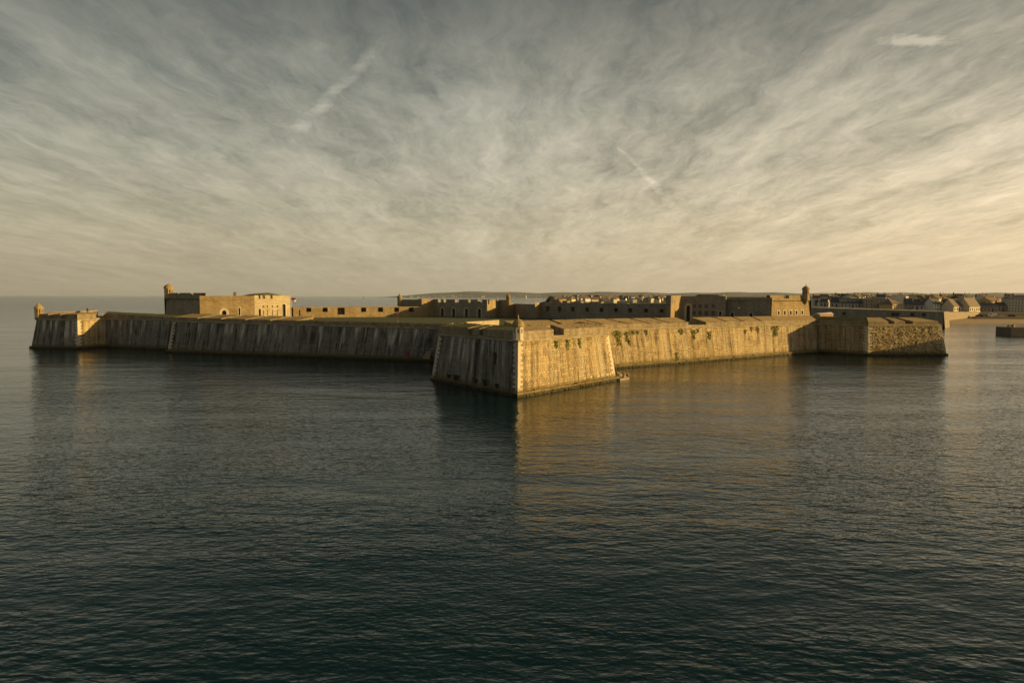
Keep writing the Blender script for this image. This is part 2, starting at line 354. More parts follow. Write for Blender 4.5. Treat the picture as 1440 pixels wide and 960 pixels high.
def copy_tree(o, parent=None):
    c = o.copy(); COL.objects.link(c); c.parent = parent
    for ch in o.children: copy_tree(ch, c)
    return c

# ------------------------------------------------------------------ the sea
mb = MB(); S = 20000
mb.face([(-S, -600, 0), (S, -600, 0), (S, S, 0), (-S, S, 0)])
mb.build('sea', 'sea', kind='structure')

# ------------------------------------------------------------------ outer enceinte: plan
def g2(px, py): p = G(px, py); return Vector((p.x, p.y))
BAT = 0.17
L0, L1, L2 = g2(43.7, 489.5), g2(109.8, 490.9), g2(148.5, 488.0)
L3 = Vector((-100.5, 199.5)); M0, M1 = g2(236, 495.3), Vector((-16.0, 164.6))
A, B, C = g2(606.8, 534.2), g2(728, 558.0), g2(866, 534.0)
F = g2(1149.7, 495.6); D0 = g2(864, 517.8)
D = D0 + (D0 - F).normalized() * 3.2
R1, R2 = g2(1220, 500.3), g2(1331, 499.6)
LB, RB = Vector((L0.x - 6, L0.y + 34)), Vector((R2.x + 8, R2.y + 30))
PTS = [LB, L0, L1, L2, L3, M0, M1, A, B, C, D, F, R1, R2, RB]
ZC = [8.4, 8.4, 8.4, 8.4, 8.5, 8.5, 7.75, 8.5, 8.55, 8.5, 8.35, 7.95, 7.95, 7.95, 7.95]
ZF = [1.9, 1.9, 1.9, 1.9, 1.0, 1.35, 1.25, 1.75, 1.75, 1.7, 1.45, 1.35, 1.3, 1.3, 1.3]
def nrm(a, b):
    d = (b - a).normalized(); return Vector((d.y, -d.x))
def offset(i, dist):                        # mitred inward offset of corner i
    ns = []
    if i > 0: ns.append(nrm(PTS[i - 1], PTS[i]))
    if i < len(PTS) - 1: ns.append(nrm(PTS[i], PTS[i + 1]))
    n = ns[0] if len(ns) == 1 else (ns[0] + ns[1]) / max(0.35, 1 + ns[0].dot(ns[1]))
    return PTS[i] - n * dist
TOP = [offset(i, BAT * ZC[i]) for i in range(len(PTS))]
def s_px(a, b, px):                         # parameter on a-b seen at picture column px
    k = K(px); return (k * a.y - a.x) / ((b.x - a.x) - k * (b.y - a.y))
def lerp(a, b, t): return a + (b - a) * t

def scarp(i, parent, block_mat, seed, courses=0.36, wid=(0.55, 1.15), proud=0.05, rub=False):
    """one face of the battered wall: a mortar backing, and its courses of stone on it"""
    rnd = random.Random(seed)
    a, b, ta, tb = PTS[i], PTS[i + 1], TOP[i], TOP[i + 1]; za, zb = ZC[i], ZC[i + 1]
    n = nrm(a, b); L = (b - a).length; u0 = i * 61.0
    def pt(s, t, o=0.0):
        p = lerp(lerp(a, b, s), lerp(ta, tb, s), t); z = lerp(za, zb, s) * t
        return Vector((p.x + n.x * o, p.y + n.y * o, z + o * BAT))
    m = MB()
    e0, e1 = pt(0, -0.2), pt(1, -0.2)
    m.face([e0, e1, pt(1, 1), pt(0, 1)], [(u0, e0.z), (u0 + L, e1.z), (u0 + L, zb), (u0, za)])
    back = m.build('scarp', 'mortar', parent)
    m = MB(); H = (za + zb) / 2; nc = max(6, int(round(H / courses)))
    cuts_ = [-0.05]
    while cuts_[-1] < 1.0: cuts_.append(cuts_[-1] + rnd.choice((.8, .9, 1.0, 1.0, 1.15, 1.3)) / nc)
    cuts_[-1] = 1.0
    for t0, t1 in zip(cuts_, cuts_[1:]):
        if t1 - t0 < .25 / nc: continue
        x = -rnd.random() * wid[0]
        while x < L:
            w = rnd.uniform(*wid); x0, x1 = max(0, x), min(L, x + w); x += w
            if x1 - x0 < 0.08: continue
            g = 0.024 + rnd.random() * 0.014; o = proud * (0.35 + rnd.random() * 0.65)
            if rub: o = proud * (0.2 + 1.6 * rnd.random() ** 2)
            if rnd.random() < 0.012: o = 0.008
            s0, s1 = (x0 + g) / L, (x1 - g) / L; h0, h1 = t0 + g / H, t1 - g / H
            if rub: h0 += rnd.uniform(-.01, .012); h1 += rnd.uniform(-.015, .01)
            cs = [(s0, h0), (s1, h0), (s1, h1), (s0, h1)]
            tl = [rnd.uniform(-.012, .012) for _ in cs]
            nv = len(m.V); m.V += [pt(s, h, 0.001) for s, h in cs] + [pt(s, h, o + d) for (s, h), d in zip(cs, tl)]
            for f in ((4, 5, 6, 7), (0, 1, 5, 4), (1, 2, 6, 5), (2, 3, 7, 6), (3, 0, 4, 7)):
                m.F.append([nv + k for k in f]); m.I.append(0)
                m.U.append([(u0 + cs[k % 4][0] * L, cs[k % 4][1] * H) for k in f])
    return m.build('stone_courses', block_mat, parent, kind='stuff'), pt

def cordon(i, parent, ext=0.0):
    a, b = TOP[i], TOP[i + 1]; n = nrm(a, b); za, zb = ZC[i], ZC[i + 1]; L = (b - a).length
    prof = [(0.0, -0.02), (0.16, 0.0), (0.25, 0.08), (0.25, 0.2), (0.16, 0.28), (0.0, 0.31)]
    m = MB()
    na = nrm(PTS[i - 1], PTS[i]) if i > 0 else n; nb = nrm(PTS[i + 1], PTS[i + 2]) if i + 2 < len(PTS) else n
    ma = (n + na) / max(0.5, 1 + n.dot(na)); mb_ = (n + nb) / max(0.5, 1 + n.dot(nb))
    for j in range(len(prof) - 1):
        (o0, z0), (o1, z1) = prof[j], prof[j + 1]
        q = [a + ma * o0, b + mb_ * o0, b + mb_ * o1, a + ma * o1]
        zz = [za + z0, zb + z0, zb + z1, za + z1]
        m.face([(p.x, p.y, z) for p, z in zip(q, zz)], [(0, z0), (L, z0), (L, z1), (0, z1)])
    return m.build('cordon', 'cordon', parent)

def plinth(i, parent, h=0.75, out=0.4, mat='mortar'):
    a, b = PTS[i], PTS[i + 1]; n = nrm(a, b)
    na = nrm(PTS[i - 1], PTS[i]) if i > 0 else n; nb = nrm(PTS[i + 1], PTS[i + 2]) if i + 2 < len(PTS) else n
    ma = (n + na) / max(0.5, 1 + n.dot(na)); mb_ = (n + nb) / max(0.5, 1 + n.dot(nb))
    rnd = random.Random(i + 50); L = (b - a).length; x = 0; m = MB()
    while x < L:
        w = rnd.uniform(1.2, 2.4); s0, s1 = x / L, min(1, (x + w) / L); x += w
        o = out + rnd.uniform(-.08, .08); hh = h + rnd.uniform(-.1, .1)
        p0, p1 = lerp(a, b, s0), lerp(a, b, s1); m0, m1 = lerp(ma, mb_, s0), lerp(ma, mb_, s1)
        f0, f1 = p0 + m0 * o, p1 + m1 * o; c0, c1 = p0 - m0 * 0.6, p1 - m1 * 0.6
        m.hexa([(f0.x, f0.y, -1.2), (f1.x, f1.y, -1.2), (c1.x, c1.y, -1.2), (c0.x, c0.y, -1.2)],
               [(f0.x, f0.y, hh), (f1.x, f1.y, hh), (c1.x, c1.y, hh), (c0.x, c0.y, hh)])
    return m.build('footing', mat, parent, kind='stuff')

def offs_top(i, dist):
    ns = []
    if i > 0: ns.append(nrm(PTS[i - 1], PTS[i]))
    if i < len(PTS) - 1: ns.append(nrm(PTS[i], PTS[i + 1]))
    n = ns[0] if len(ns) == 1 else (ns[0] + ns[1]) / max(0.6, 1 + ns[0].dot(ns[1]))
    return TOP[i] - n * dist
def parapet(i, parent, merlons, T=5.0, rise=0.8, top='earth_top', sill=0.35, mat='parapet', zf=None):
    """thick parapet on face i cut by embrasures; merlons = [(outer s0, outer s1, inner s0, inner s1)]"""
    oa, ob = offs_top(i, 0.06), offs_top(i + 1, 0.06); ia, ib = offs_top(i, T), offs_top(i + 1, T)
    fa, fb = (ZF[i], ZF[i + 1]) if zf is None else zf
    base = lambda s: lerp(ZC[i], ZC[i + 1], s) + 0.30
    m = MB()
    q = [oa, ob, ib, ia]
    m.hexa([(p.x, p.y, 7.0) for p in q], [(oa.x, oa.y, base(0) + sill), (ob.x, ob.y, base(1) + sill), (ib.x, ib.y, base(1) + sill), (ia.x, ia.y, base(0) + sill)], 0, mtop=1)
    m.build('embrasure_sill', [mat, top], parent)
    for (s0, s1, r0, r1) in merlons:
        p0, p1, q1, q0 = lerp(oa, ob, s0), lerp(oa, ob, s1), lerp(ia, ib, r1), lerp(ia, ib, r0)
        zb0, zb1 = base(s0) + sill + .002, base(s1) + sill + .002
        zt0, zt1 = lerp(ZC[i], ZC[i + 1], s0) + lerp(fa, fb, s0), lerp(ZC[i], ZC[i + 1], s1) + lerp(fa, fb, s1)
        zi0, zi1 = zt0 + rise, zt1 + rise
        m = MB()
        # a thin coping edge at the front, then the sloping top
        e = 0.45 / T; c0, c1 = lerp(p0, q0, e), lerp(p1, q1, e)
        m.hexa([(p0.x, p0.y, zb0), (p1.x, p1.y, zb1), (q1.x, q1.y, zb1), (q0.x, q0.y, zb0)],
               [(p0.x, p0.y, zt0), (p1.x, p1.y, zt1), (q1.x, q1.y, zi1), (q0.x, q0.y, zi0)], 0, mtop=1)
        m.build('merlon', [mat, top], parent)

def cuts_to_merlons(i, cuts, s0=0.0, s1=1.0, flare=0.0):
    """cuts in picture columns on the outer edge"""
    oa, ob = offs_top(i, 0.06), offs_top(i + 1, 0.06)
    out, cur = [], s0
    L = (ob - oa).length
    for (c0, c1) in cuts:
        a, b = s_px(oa, ob, c0), s_px(oa, ob, c1)
        out.append((cur, a)); cur = b
    out.append((cur, s1))
    return [(a, b, a + (flare / L if a > 0 else 0), b - (flare / L if b < 1 else 0)) for a, b in out if b - a > 0.004]

def quoins(i, parent, h=0.42, seed=3, out=0.075, mat='quoin', every=1):
    """long-and-short corner stones at corner i, each a piece of its own"""
    rnd = random.Random(seed); p, t = PTS[i], TOP[i]; z1 = ZC[i]
    d0 = (PTS[i - 1] - PTS[i]).normalized(); d1 = (PTS[i + 1] - PTS[i]).normalized()
    n0, n1 = nrm(PTS[i - 1], PTS[i]), nrm(PTS[i], PTS[i + 1]); mm = (n0 + n1) / max(0.5, 1 + n0.dot(n1))
    k, z = 0, 0.12
    while z < z1 - 0.1:
        hh = min(h * rnd.uniform(.85, 1.15), z1 - z); w0, w1 = (1.15, 0.62) if k % 2 else (0.62, 1.15)
        w0 *= rnd.uniform(.85, 1.15); w1 *= rnd.uniform(.85, 1.15); o = out * rnd.uniform(.8, 1.2)
        m = MB()
        def ring(zz):
            c = lerp(p, t, zz / z1); e = c + mm * o
            x = c + d0 * w0; y = c + d1 * w1
            return [(v.x, v.y, zz) for v in (x + n0 * o, e, y + n1 * o, y - n1 * .1, c - mm * .1, x - n0 * .1)]
        a, b = ring(z + .012), ring(z + hh - .012)
        nn = len(a)
        for j in range(nn):
            m.face([a[j], a[(j + 1) % nn], b[(j + 1) % nn], b[j]])
        m.face(b); m.face(a[::-1])
        m.build('quoin_stone', mat, parent)
        z += hh; k += 1

# ------------------------------------------------------------------ sentry boxes
def facet_panel(m, a, b, z0, z1, hole=None, d=0.2):
    """wall strip between two plan points, with an optional rectangular opening cut through"""
    L = (b - a).length; t = (b - a) / L; n = Vector((t.y, -t.x))
    pt = lambda u, z, o=0: (a.x + t.x * u - n.x * o, a.y + t.y * u - n.y * o, z)
    def quad(u0, u1, y0, y1): m.face([pt(u0, y0), pt(u1, y0), pt(u1, y1), pt(u0, y1)], [(u0, y0), (u1, y0), (u1, y1), (u0, y1)])
    if not hole: quad(0, L, z0, z1); return
    w, y0, y1 = hole; u0, u1 = L / 2 - w / 2, L / 2 + w / 2
    quad(0, u0, z0, z1); quad(u1, L, z0, z1); quad(u0, u1, z0, y0); quad(u0, u1, y1, z1)
    for q in ((u0, y0, u0, y1), (u1, y1, u1, y0), (u1, y0, u0, y0), (u0, y1, u1, y1)):
        m.face([pt(q[0], q[1]), pt(q[2], q[3]), pt(q[2], q[3], d), pt(q[0], q[1], d)])
def sentry(parent, c, zb, zw, zt, r, roof='dome', corbel=0.0, mat='quoin', rot=0.0, seg=8, fin=0.5, wmat=None):
    m = MB(); pts = [Vector((c[0] + r * math.cos(rot - 2 * math.pi * k / seg), c[1] + r * math.sin(rot - 2 * math.pi * k / seg))) for k in range(seg)]
    pts = pts[::-1]
    for k in range(seg):
        facet_panel(m, pts[k], pts[(k + 1) % seg], zb, zw, (r * 0.26, zb + (zw - zb) * .55, zb + (zw - zb) * .86) if k % 1 == 0 else None, 0.22)
    if corbel:
        prof = [(0.05, -corbel), (r * .45, -corbel * .72), (r * .72, -corbel * .35), (r * .98, -corbel * .08), (r * 1.06, -.02), (r * 1.06, .12), (r, .14)]
        m.lathe((c[0], c[1], zb), prof, seg, 0, rot)
    else:
        m.lathe((c[0], c[1], zb), [(r * 1.08, 0), (r * 1.08, .14), (r, .16)], seg, 0, rot)
    box = m.build('sentry_box', wmat or mat, parent)
    H = zt - zw; m = MB()
    if roof == 'dome': prof = [(r * .9, -.02), (r * 1.17, 0.0), (r * 1.17, .10), (r * 1.07, H * .34), (r * .86, H * .62), (r * .52, H * .86), (r * .16, H * .98), (0.02, H)]
    else: prof = [(r * .9, -.02), (r * 1.2, 0.0), (r * 1.2, .1), (r * .95, H * .32), (r * .5, H * .66), (r * .12, H * .96), (.02, H)]
    m.lathe((c[0], c[1], zw), prof, 16 if roof == 'dome' else seg, 0, rot); m.build('dome' if roof == 'dome' else 'pointed_roof', mat, box)
    m = MB(); m.lathe((c[0], c[1], zt - .06), [(.16, 0), (.09, fin * .25), (.14, fin * .4), (.10, fin * .6), (.03, fin)], 8); m.build('finial', mat, box)
    m = MB(); m.lathe((c[0], c[1], zb + .02), [(r * .78, 0), (r * .78, zw - zb - .04)], seg, 0, rot); m.build('inner_wall', 'mortar', box)
    return box

# ------------------------------------------------------------------ outer enceinte: build
def at2(v, z=0): return (v.x, v.y, z)
lb = thing('bastion', 'grey streaked bastion with a pointed sentry box, farthest left over the open sea', 'bastion', at2(L1))
for i, mt in ((0, 'ashlar_streaked_shade'), (1, 'ashlar_streaked_shade'), (2, 'ashlar')):
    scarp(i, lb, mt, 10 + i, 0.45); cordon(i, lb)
parapet(0, lb, [(0, 1, 0, 1)], 4.0, .5)
parapet(1, lb, cuts_to_merlons(1, [(68, 75.5), (85, 92.5)]), 4.0, .35)
parapet(2, lb, cuts_to_merlons(2, [(134, 144)]), 3.2, .35)
plinth(1, lb); plinth(2, lb); quoins(2, lb, 0.5, 4)
c = TOP[1] + (Vector((0.35, 0.6)))
sentry(lb, at2(c), 8.9, 12.0, 13.5, 1.15, 'cone', 1.5, 'inner_stone', RAD(22), fin=.6)

lc = thing('curtain_wall', 'dark recessed wall between the far left bastion and the pale-quoined corner', 'wall', at2(L3))
scarp(3, lc, 'ashlar_streaked_shade', 21, 0.45); cordon(3, lc); plinth(3, lc); parapet(3, lc, [(0, 1, 0, 1)], 3.5, .5, 'turf')

mc = thing('curtain_wall', 'long shaded curtain wall with pale streaks, left of the central bastion', 'wall', at2(M0))
scarp(4, mc, 'ashlar_streaked_shade', 31, 0.45); cordon(4, mc); parapet(4, mc, [(0, 1, 0, 1)], 3.0, .4, 'turf')
scarp(5, mc, 'ashlar_streaked_shade', 32, 0.42); cordon(5, mc); plinth(5, mc, .8, .7)
oa, ob, ia, ib = offs_top(5, .06), offs_top(6, .06), offs_top(5, 5.0), offs_top(6, 5.0)
ml = cuts_to_merlons(5, [(278, 284), (311, 317), (345, 351), (380, 386)], 0.0, s_px(oa, ob, 417), 0.0)
ml[-1] = (ml[-1][0], s_px(oa, ob, 417), ml[-1][2], s_px(ia, ib, 441))
parapet(5, mc, ml, 5.0, .85, 'earth_top')
m = MB(); a_, b_ = s_px(oa, ob, 417.6), 0.992
p0, p1 = lerp(oa, ob, a_), lerp(oa, ob, b_); n = nrm(M0, M1); q0, q1 = p0 - n * 2.6, p1 - n * 2.6
q0 = lerp(q0, q1, 0.06)
zz = lambda s: lerp(ZC[5], ZC[6], s) + .655
m.hexa([(p0.x, p0.y, zz(a_)), (p1.x, p1.y, zz(b_)), (q1.x, q1.y, zz(b_)), (q0.x, q0.y, zz(a_))],
       [(p0.x, p0.y, zz(a_) + .62), (p1.x, p1.y, zz(b_) + .72), (q1.x, q1.y, zz(b_) + .95), (q0.x, q0.y, zz(a_) + .85)], 0, mtop=1)
m.build('low_parapet', ['parapet', 'turf'], mc)
quoins(5, mc, 0.5, 6)

cb = thing('bastion', 'central bastion jutting at the camera with a domed sentry box at its point', 'bastion', at2(B))
for i, mt in ((6, 'ashlar_streaked_shade'), (7, 'ashlar_streaked_shade'), (8, 'ashlar'), (9, 'ashlar')):
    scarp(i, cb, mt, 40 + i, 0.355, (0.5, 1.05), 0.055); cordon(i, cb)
parapet(6, cb, [(0, 1, 0, 1)], 4.0, .5, 'turf'); parapet(9, cb, [(0, 1, 0, 1)], 4.0, .5)
ml = cuts_to_merlons(7, [(658, 663.5), (674, 679.5)], 0.0, .955, 0.0)
parapet(7, cb, ml, 4.5, .5, 'turf')
parapet(8, cb, cuts_to_merlons(8, [(778.5, 793)], .045, 1.0, 0.15), 5.0, .55)
plinth(7, cb, .45, .28); plinth(8, cb, .75, .75, 'ashlar'); quoins(7, cb, .42, 7); quoins(8, cb, .42, 8, .08); quoins(9, cb, .42, 9)
c = TOP[8] + Vector((0.0, 0.55))
sentry(cb, at2(c), 8.86, 11.0, 12.35, .92, 'dome', 0, 'inner_stone', RAD(22.5), fin=.75, wmat='quoin')
# pale stones that the tide has washed clean low on the sunlit face
fa_, fb_ = PTS[8], PTS[9]; nB = nrm(fa_, fb_)
for k, (px, w) in enumerate(((824, .5), (833, .6), (843, .9), (848.5, .7), (856, .8), (860, .6))):
    s = s_px(fa_, fb_, px); p = lerp(fa_, fb_, s) - nB * (0.17 * 1.05); tdir = (fb_ - fa_).normalized()
    m = MB(); z0 = 1.02 + (k % 2) * .04
    f0, f1 = p - tdir * w / 2, p + tdir * w / 2
    m.hexa([at2(f0 + nB * .10, z0), at2(f1 + nB * .10, z0), at2(f1 - nB * .3, z0), at2(f0 - nB * .3, z0)],
           [at2(f0 + nB * .04, z0 + .42), at2(f1 + nB * .04, z0 + .42), at2(f1 - nB * .3, z0 + .42), at2(f0 - nB * .3, z0 + .42)])
    m.build('pale_stone', 'quoin', cb)

rc = thing('curtain_wall', 'long sunlit curtain wall with hanging ivy, right of the central bastion', 'wall', at2(D))
scarp(10, rc, 'ashlar', 61, 0.38); cordon(10, rc); plinth(10, rc, .7, .6, 'ashlar')
oa, ob = offs_top(10, .06), offs_top(11, .06)
TT = 5.2
ia, ib = offs_top(10, TT), offs_top(11, TT)
gate0, gate1 = s_px(oa, ob, 968), s_px(oa, ob, 993)
Lr = (ob - oa).length; n10 = nrm(D, F); t10 = (F - D).normalized()
def curtain_slab(a, b, r0, r1, name='parapet_block'):
    """front band with a sloping top behind it that narrow embrasures cut through"""
    m = MB(); zf = lambda s: lerp(ZC[10], ZC[11], s) + lerp(ZF[10], ZF[11], s)
    zb = lambda s: lerp(ZC[10], ZC[11], s) + .302
    p0, p1, q1, q0 = lerp(oa, ob, a), lerp(oa, ob, b), lerp(ia, ib, r1), lerp(ia, ib, r0)
    m.hexa([at2(p0, zb(a)), at2(p1, zb(b)), at2(q1, zb(b)), at2(q0, zb(a))],
           [at2(p0, zf(a)), at2(p1, zf(b)), at2(q1, zf(b) + 1.05), at2(q0, zf(a) + 1.05)], 0, mtop=1)
    return m.build(name, ['parapet', 'earth_top'], rc)
# low continuous front lip in front of the slits and the blocks between them
m = MB(); zlip = lambda s: lerp(ZC[10], ZC[11], s) + lerp(ZF[10], ZF[11], s) - .06
for a, b in ((0.0, gate0), (gate1, 1.0)):
    p0, p1 = lerp(oa, ob, a) - n10 * .02, lerp(oa, ob, b) - n10 * .02; q0, q1 = p0 - n10 * TT, p1 - n10 * TT
    m = MB(); m.hexa([at2(p0, 7), at2(p1, 7), at2(q1, 7), at2(q0, 7)], [at2(p0, zlip(a)), at2(p1, zlip(b)), at2(q1, zlip(b) + .2), at2(q0, zlip(a) + .2)], 0, mtop=1)
    m.build('embrasure_sill', ['parapet', 'earth_top'], rc)
p0, p1 = lerp(oa, ob, gate0 + .0005), lerp(oa, ob, gate1 - .0005); q0, q1 = p0 - n10 * TT, p1 - n10 * TT
m = MB(); zg = lerp(ZC[10], ZC[11], gate0)
m.hexa([at2(p0, 7), at2(p1, 7), at2(q1, 7), at2(q0, 7)], [at2(p0, zg + .85), at2(p1, zg + .75), at2(q1, zg + .4), at2(q0, zg + .4)], 0, mtop=1)
m.build('gate_ramp', ['parapet', 'earth_top'], rc)
slits = [848, 882, 913, 941]
cur = 0.0; gw = .42 / Lr
for px in slits:
    s = s_px(oa, ob, px); curtain_slab(cur, s - gw, cur, s - gw); cur = s + gw
s_in = s_px(ia, ib, 952)
curtain_slab(cur, gate0, cur, s_in); cur = gate1
for px in (1022, 1046, 1071):
    s = s_px(oa, ob, px); curtain_slab(cur, s - gw, cur, s - gw); cur = s + gw
curtain_slab(cur, 1.0, cur, 1.0)
# the parapet runs on behind the bastion to its own end
e0 = oa - t10 * 21.0; q0 = e0 - n10 * TT; e1 = oa - t10 * .05; q1 = e1 - n10 * TT; zt = ZC[10] + ZF[10]
for k, (f0, f1) in enumerate(((0, .55), (.60, 1.0))):
    a_, b_, c_, d_ = lerp(e0, e1, f0), lerp(e0, e1, f1), lerp(q0, q1, f1), lerp(q0, q1, f0)
    m = MB(); m.hexa([at2(a_, 8), at2(b_, 8), at2(c_, 8), at2(d_, 8)], [at2(a_, zt), at2(b_, zt), at2(c_, zt + 1.0), at2(d_, zt + 1.0)], 0, mtop=1)
    m.build('parapet_block', ['parapet', 'earth_top'], rc)

rb = thing('bastion', 'rough rubble bastion at the far right with two embrasures, its foot in shadow', 'bastion', at2(R1))
scarp(11, rb, 'ashlar', 71, 0.4); scarp(12, rb, 'rubble', 72, 0.29, (.28, .7), .11, True); scarp(13, rb, 'rubble', 73, .4, (.3, .8), .1, True)
for i in (11, 12, 13): cordon(i, rb)
parapet(11, rb, [(0, 1, 0, 1)], 5.0, .9, 'grass'); parapet(13, rb, [(0, 1, 0, 1)], 4.0, .5)
parapet(12, rb, cuts_to_merlons(12, [(1249.5, 1258), (1273, 1284)], 0, s_px(offs_top(12, .06), offs_top(13, .06), 1320)), 5.0, .95)
for i in (11, 12): plinth(i, rb, .6, .35)
quoins(12, rb, .45, 12); quoins(13, rb, .45, 13)

# the ground inside the walls: one level terreplein
inner = [offs_top(i, 1.2) for i in range(len(PTS))]
foot = [(p.x, p.y) for p in inner] + [(112, 330), (-120, 330)]
m = MB(); m.prism(foot, -1.5, 8.62, 0, 1); m.build('ground', ['mortar', 'grass'], kind='structure')

# ------------------------------------------------------------------ inner buildings
def arch_loop(u, z0, z1, w, arch):
    if not arch: return [(u - w / 2, z0), (u + w / 2, z0), (u + w / 2, z1), (u - w / 2, z1)]
    r = w / 2; zs = z1 - r; n = 9
    return [(u - r, z0), (u + r, z0)] + [(u + r * math.cos(math.pi * k / n), zs + r * math.sin(math.pi * k / n)) for k in range(n + 1)]
def front(parent, a, b, z0, z1, holes, mat, bat=0.0, notches=(), name='wall'):
    """a wall face a-b with real openings; holes: dict(px|u, w, z0, z1, arch, kind, sur). Adds surround and leaf parts."""
    L = (b - a).length; t = (b - a) / L; n = Vector((t.y, -t.x))
    def pt(u, z, o=0.0):
        d = bat * (z - z0) + o
        return Vector((a.x + t.x * u - n.x * d, a.y + t.y * u - n.y * d, z))
    outline = [(0, z0), (L, z0), (L, z1)]
    for (u0, u1, zn) in sorted(notches, reverse=True): outline += [(u1, z1), (u1, zn), (u0, zn), (u0, z1)]
    outline += [(0, z1)]
    bm = bmesh.new(); loops = [outline]; HS = []
    for h in holes:
        u = h['u'] if 'u' in h else s_px(a, b, h['px']) * L
        if u - h['w'] / 2 < .05 or u + h['w'] / 2 > L - .05: continue
        lp = arch_loop(u, max(h['z0'], z0 + .02), min(h['z1'], z1 - .05), h['w'], h.get('arch')); loops.append(lp); HS.append((h, lp, u))
    es = []
    for lp in loops:
        vv = [bm.verts.new((x, z, 0)) for x, z in lp]
        es += [bm.edges.new((vv[k], vv[(k + 1) % len(vv)])) for k in range(len(vv))]
    bmesh.ops.triangle_fill(bm, use_beauty=True, use_dissolve=False, edges=es, normal=(0, 0, 1))
    m = MB()
    for f in bm.faces:
        c = [(v.co.x, v.co.y) for v in f.verts]
        m.face([pt(*p) for p in c], c)
    bm.free()
    for h, lp, u in HS:
        d = h.get('d', .55)
        for k in range(len(lp)):
            p, q = lp[k], lp[(k + 1) % len(lp)]
            m.face([pt(*p), pt(*q), pt(*q, d), pt(*p, d)], [p, q, q, p])
    for (u0, u1, zn) in notches:                     # cheeks of the crenels
        d = 1.2
        m.face([pt(u0, zn), pt(u1, zn), pt(u1, zn, d), pt(u0, zn, d)])
        for u in (u0, u1): m.face([pt(u, zn), pt(u, z1), pt(u, z1, d), pt(u, zn, d)])
    if notches:
        nb_ = sorted(notches); zn_ = nb_[0][2]; us = [0.0] + [x for q in nb_ for x in q[:2]] + [L]
        for k in range(0, len(us), 2):
            m.face([pt(us[k], z1), pt(us[k + 1], z1), pt(us[k + 1], z1, 1.2), pt(us[k], z1, 1.2)])
            m.face([pt(us[k], zn_ - .5, 1.2), pt(us[k + 1], zn_ - .5, 1.2), pt(us[k + 1], z1, 1.2), pt(us[k], z1, 1.2)])
    m.build(name, mat, parent)
    for h, lp, u in HS:
        d = h.get('d', .55) - .03; k = h.get('kind', 'door')
        m = MB(); m.face([pt(*p, d) for p in lp], lp)
        leaf = m.build({'door': 'door', 'window': 'window', 'gun': 'gun_port', 'slit': 'loophole', 'emb': 'embrasure'}[k], {'door': 'dark_wood', 'window': 'glass', 'gun': 'dark_wood', 'slit': 'dark_wood', 'emb': 'mortar'}[k], parent)
        if k == 'window':                              # glazing bars
            m = MB(); zc, w = (lp[0][1] + lp[2][1]) / 2, h['w']
            for (p, q) in (((u - .03, lp[0][1]), (u + .03, h['z1'] - .03)), ((u - w / 2 + .01, zc - .03), (u + w / 2 - .01, zc + .03))):
                m.face([pt(p[0], p[1], d - .03), pt(q[0], p[1], d - .03), pt(q[0], q[1], d - .03), pt(p[0], q[1], d - .03)])
            m.build('frame', 'render_grey', leaf)
        if h.get('sur'):
            s = h['sur']; w2 = h['w'] + 2 * s; z1h = min(h['z1'], z1 - .05)
            if h.get('arch'): ou = arch_loop(u, lp[0][1], z1h + s, w2, True); inn = lp
            else: ou = arch_loop(u, lp[0][1] - s * .6, z1h + s, w2, False); inn = lp
            m = MB(); nn = len(ou); rng = range(1, nn) if h.get('arch') else range(nn)
            for k2 in rng:
                j = (k2 + 1) % nn
                o = -.06
                m.face([pt(*ou[k2], o), pt(*ou[j], o), pt(*inn[j], o), pt(*inn[k2], o)])
                m.face([pt(*ou[k2], o), pt(*ou[j], o), pt(*ou[j], .02), pt(*ou[k2], .02)])
                m.face([pt(*inn[k2], o), pt(*inn[j], o), pt(*inn[j], .02), pt(*inn[k2], .02)])
            m.build('surround', h.get('surm', 'trim'), parent)
    return pt
def string_course(parent, a, b, z, mat='trim', h=.22, o=.12, bat=0.0, z0=0.0):
    t = (b - a).normalized(); n = Vector((t.y, -t.x)); d = bat * (z - z0)
    a, b = a - n * d, b - n * d
    m = MB(); p = [a + n * o, b + n * o, b - n * .3, a - n * .3]
    m.hexa([at2(v, z) for v in p], [at2(v, z + h) for v in p]); m.build('string_course', mat, parent)
def shell(parent, pts, z0, z1, mat, top, skip=(), name='rear_wall'):
    """closed back, sides and roof of a building whose front faces are built apart"""
    m = MB(); n = len(pts)
    for i in range(n):
        if i in skip: continue
        a, b = pts[i], pts[(i + 1) % n]
        m.face([at2(a, z0), at2(b, z0), at2(b, z1), at2(a, z1)], [(0, z0), ((b - a).length, z0), ((b - a).length, z1), (0, z1)])
    if m.F: m.build(name, mat, parent)
    m = MB(); m.face([at2(p, z1 - .04) for p in pts], [(p.x, p.y) for p in pts]); m.build('roof', top, parent)
def notch_px(a, b, lst, zn):
    L = (b - a).length; return [(s_px(a, b, p) * L, s_px(a, b, q) * L, zn) for p, q in lst]
Z0 = 8.6

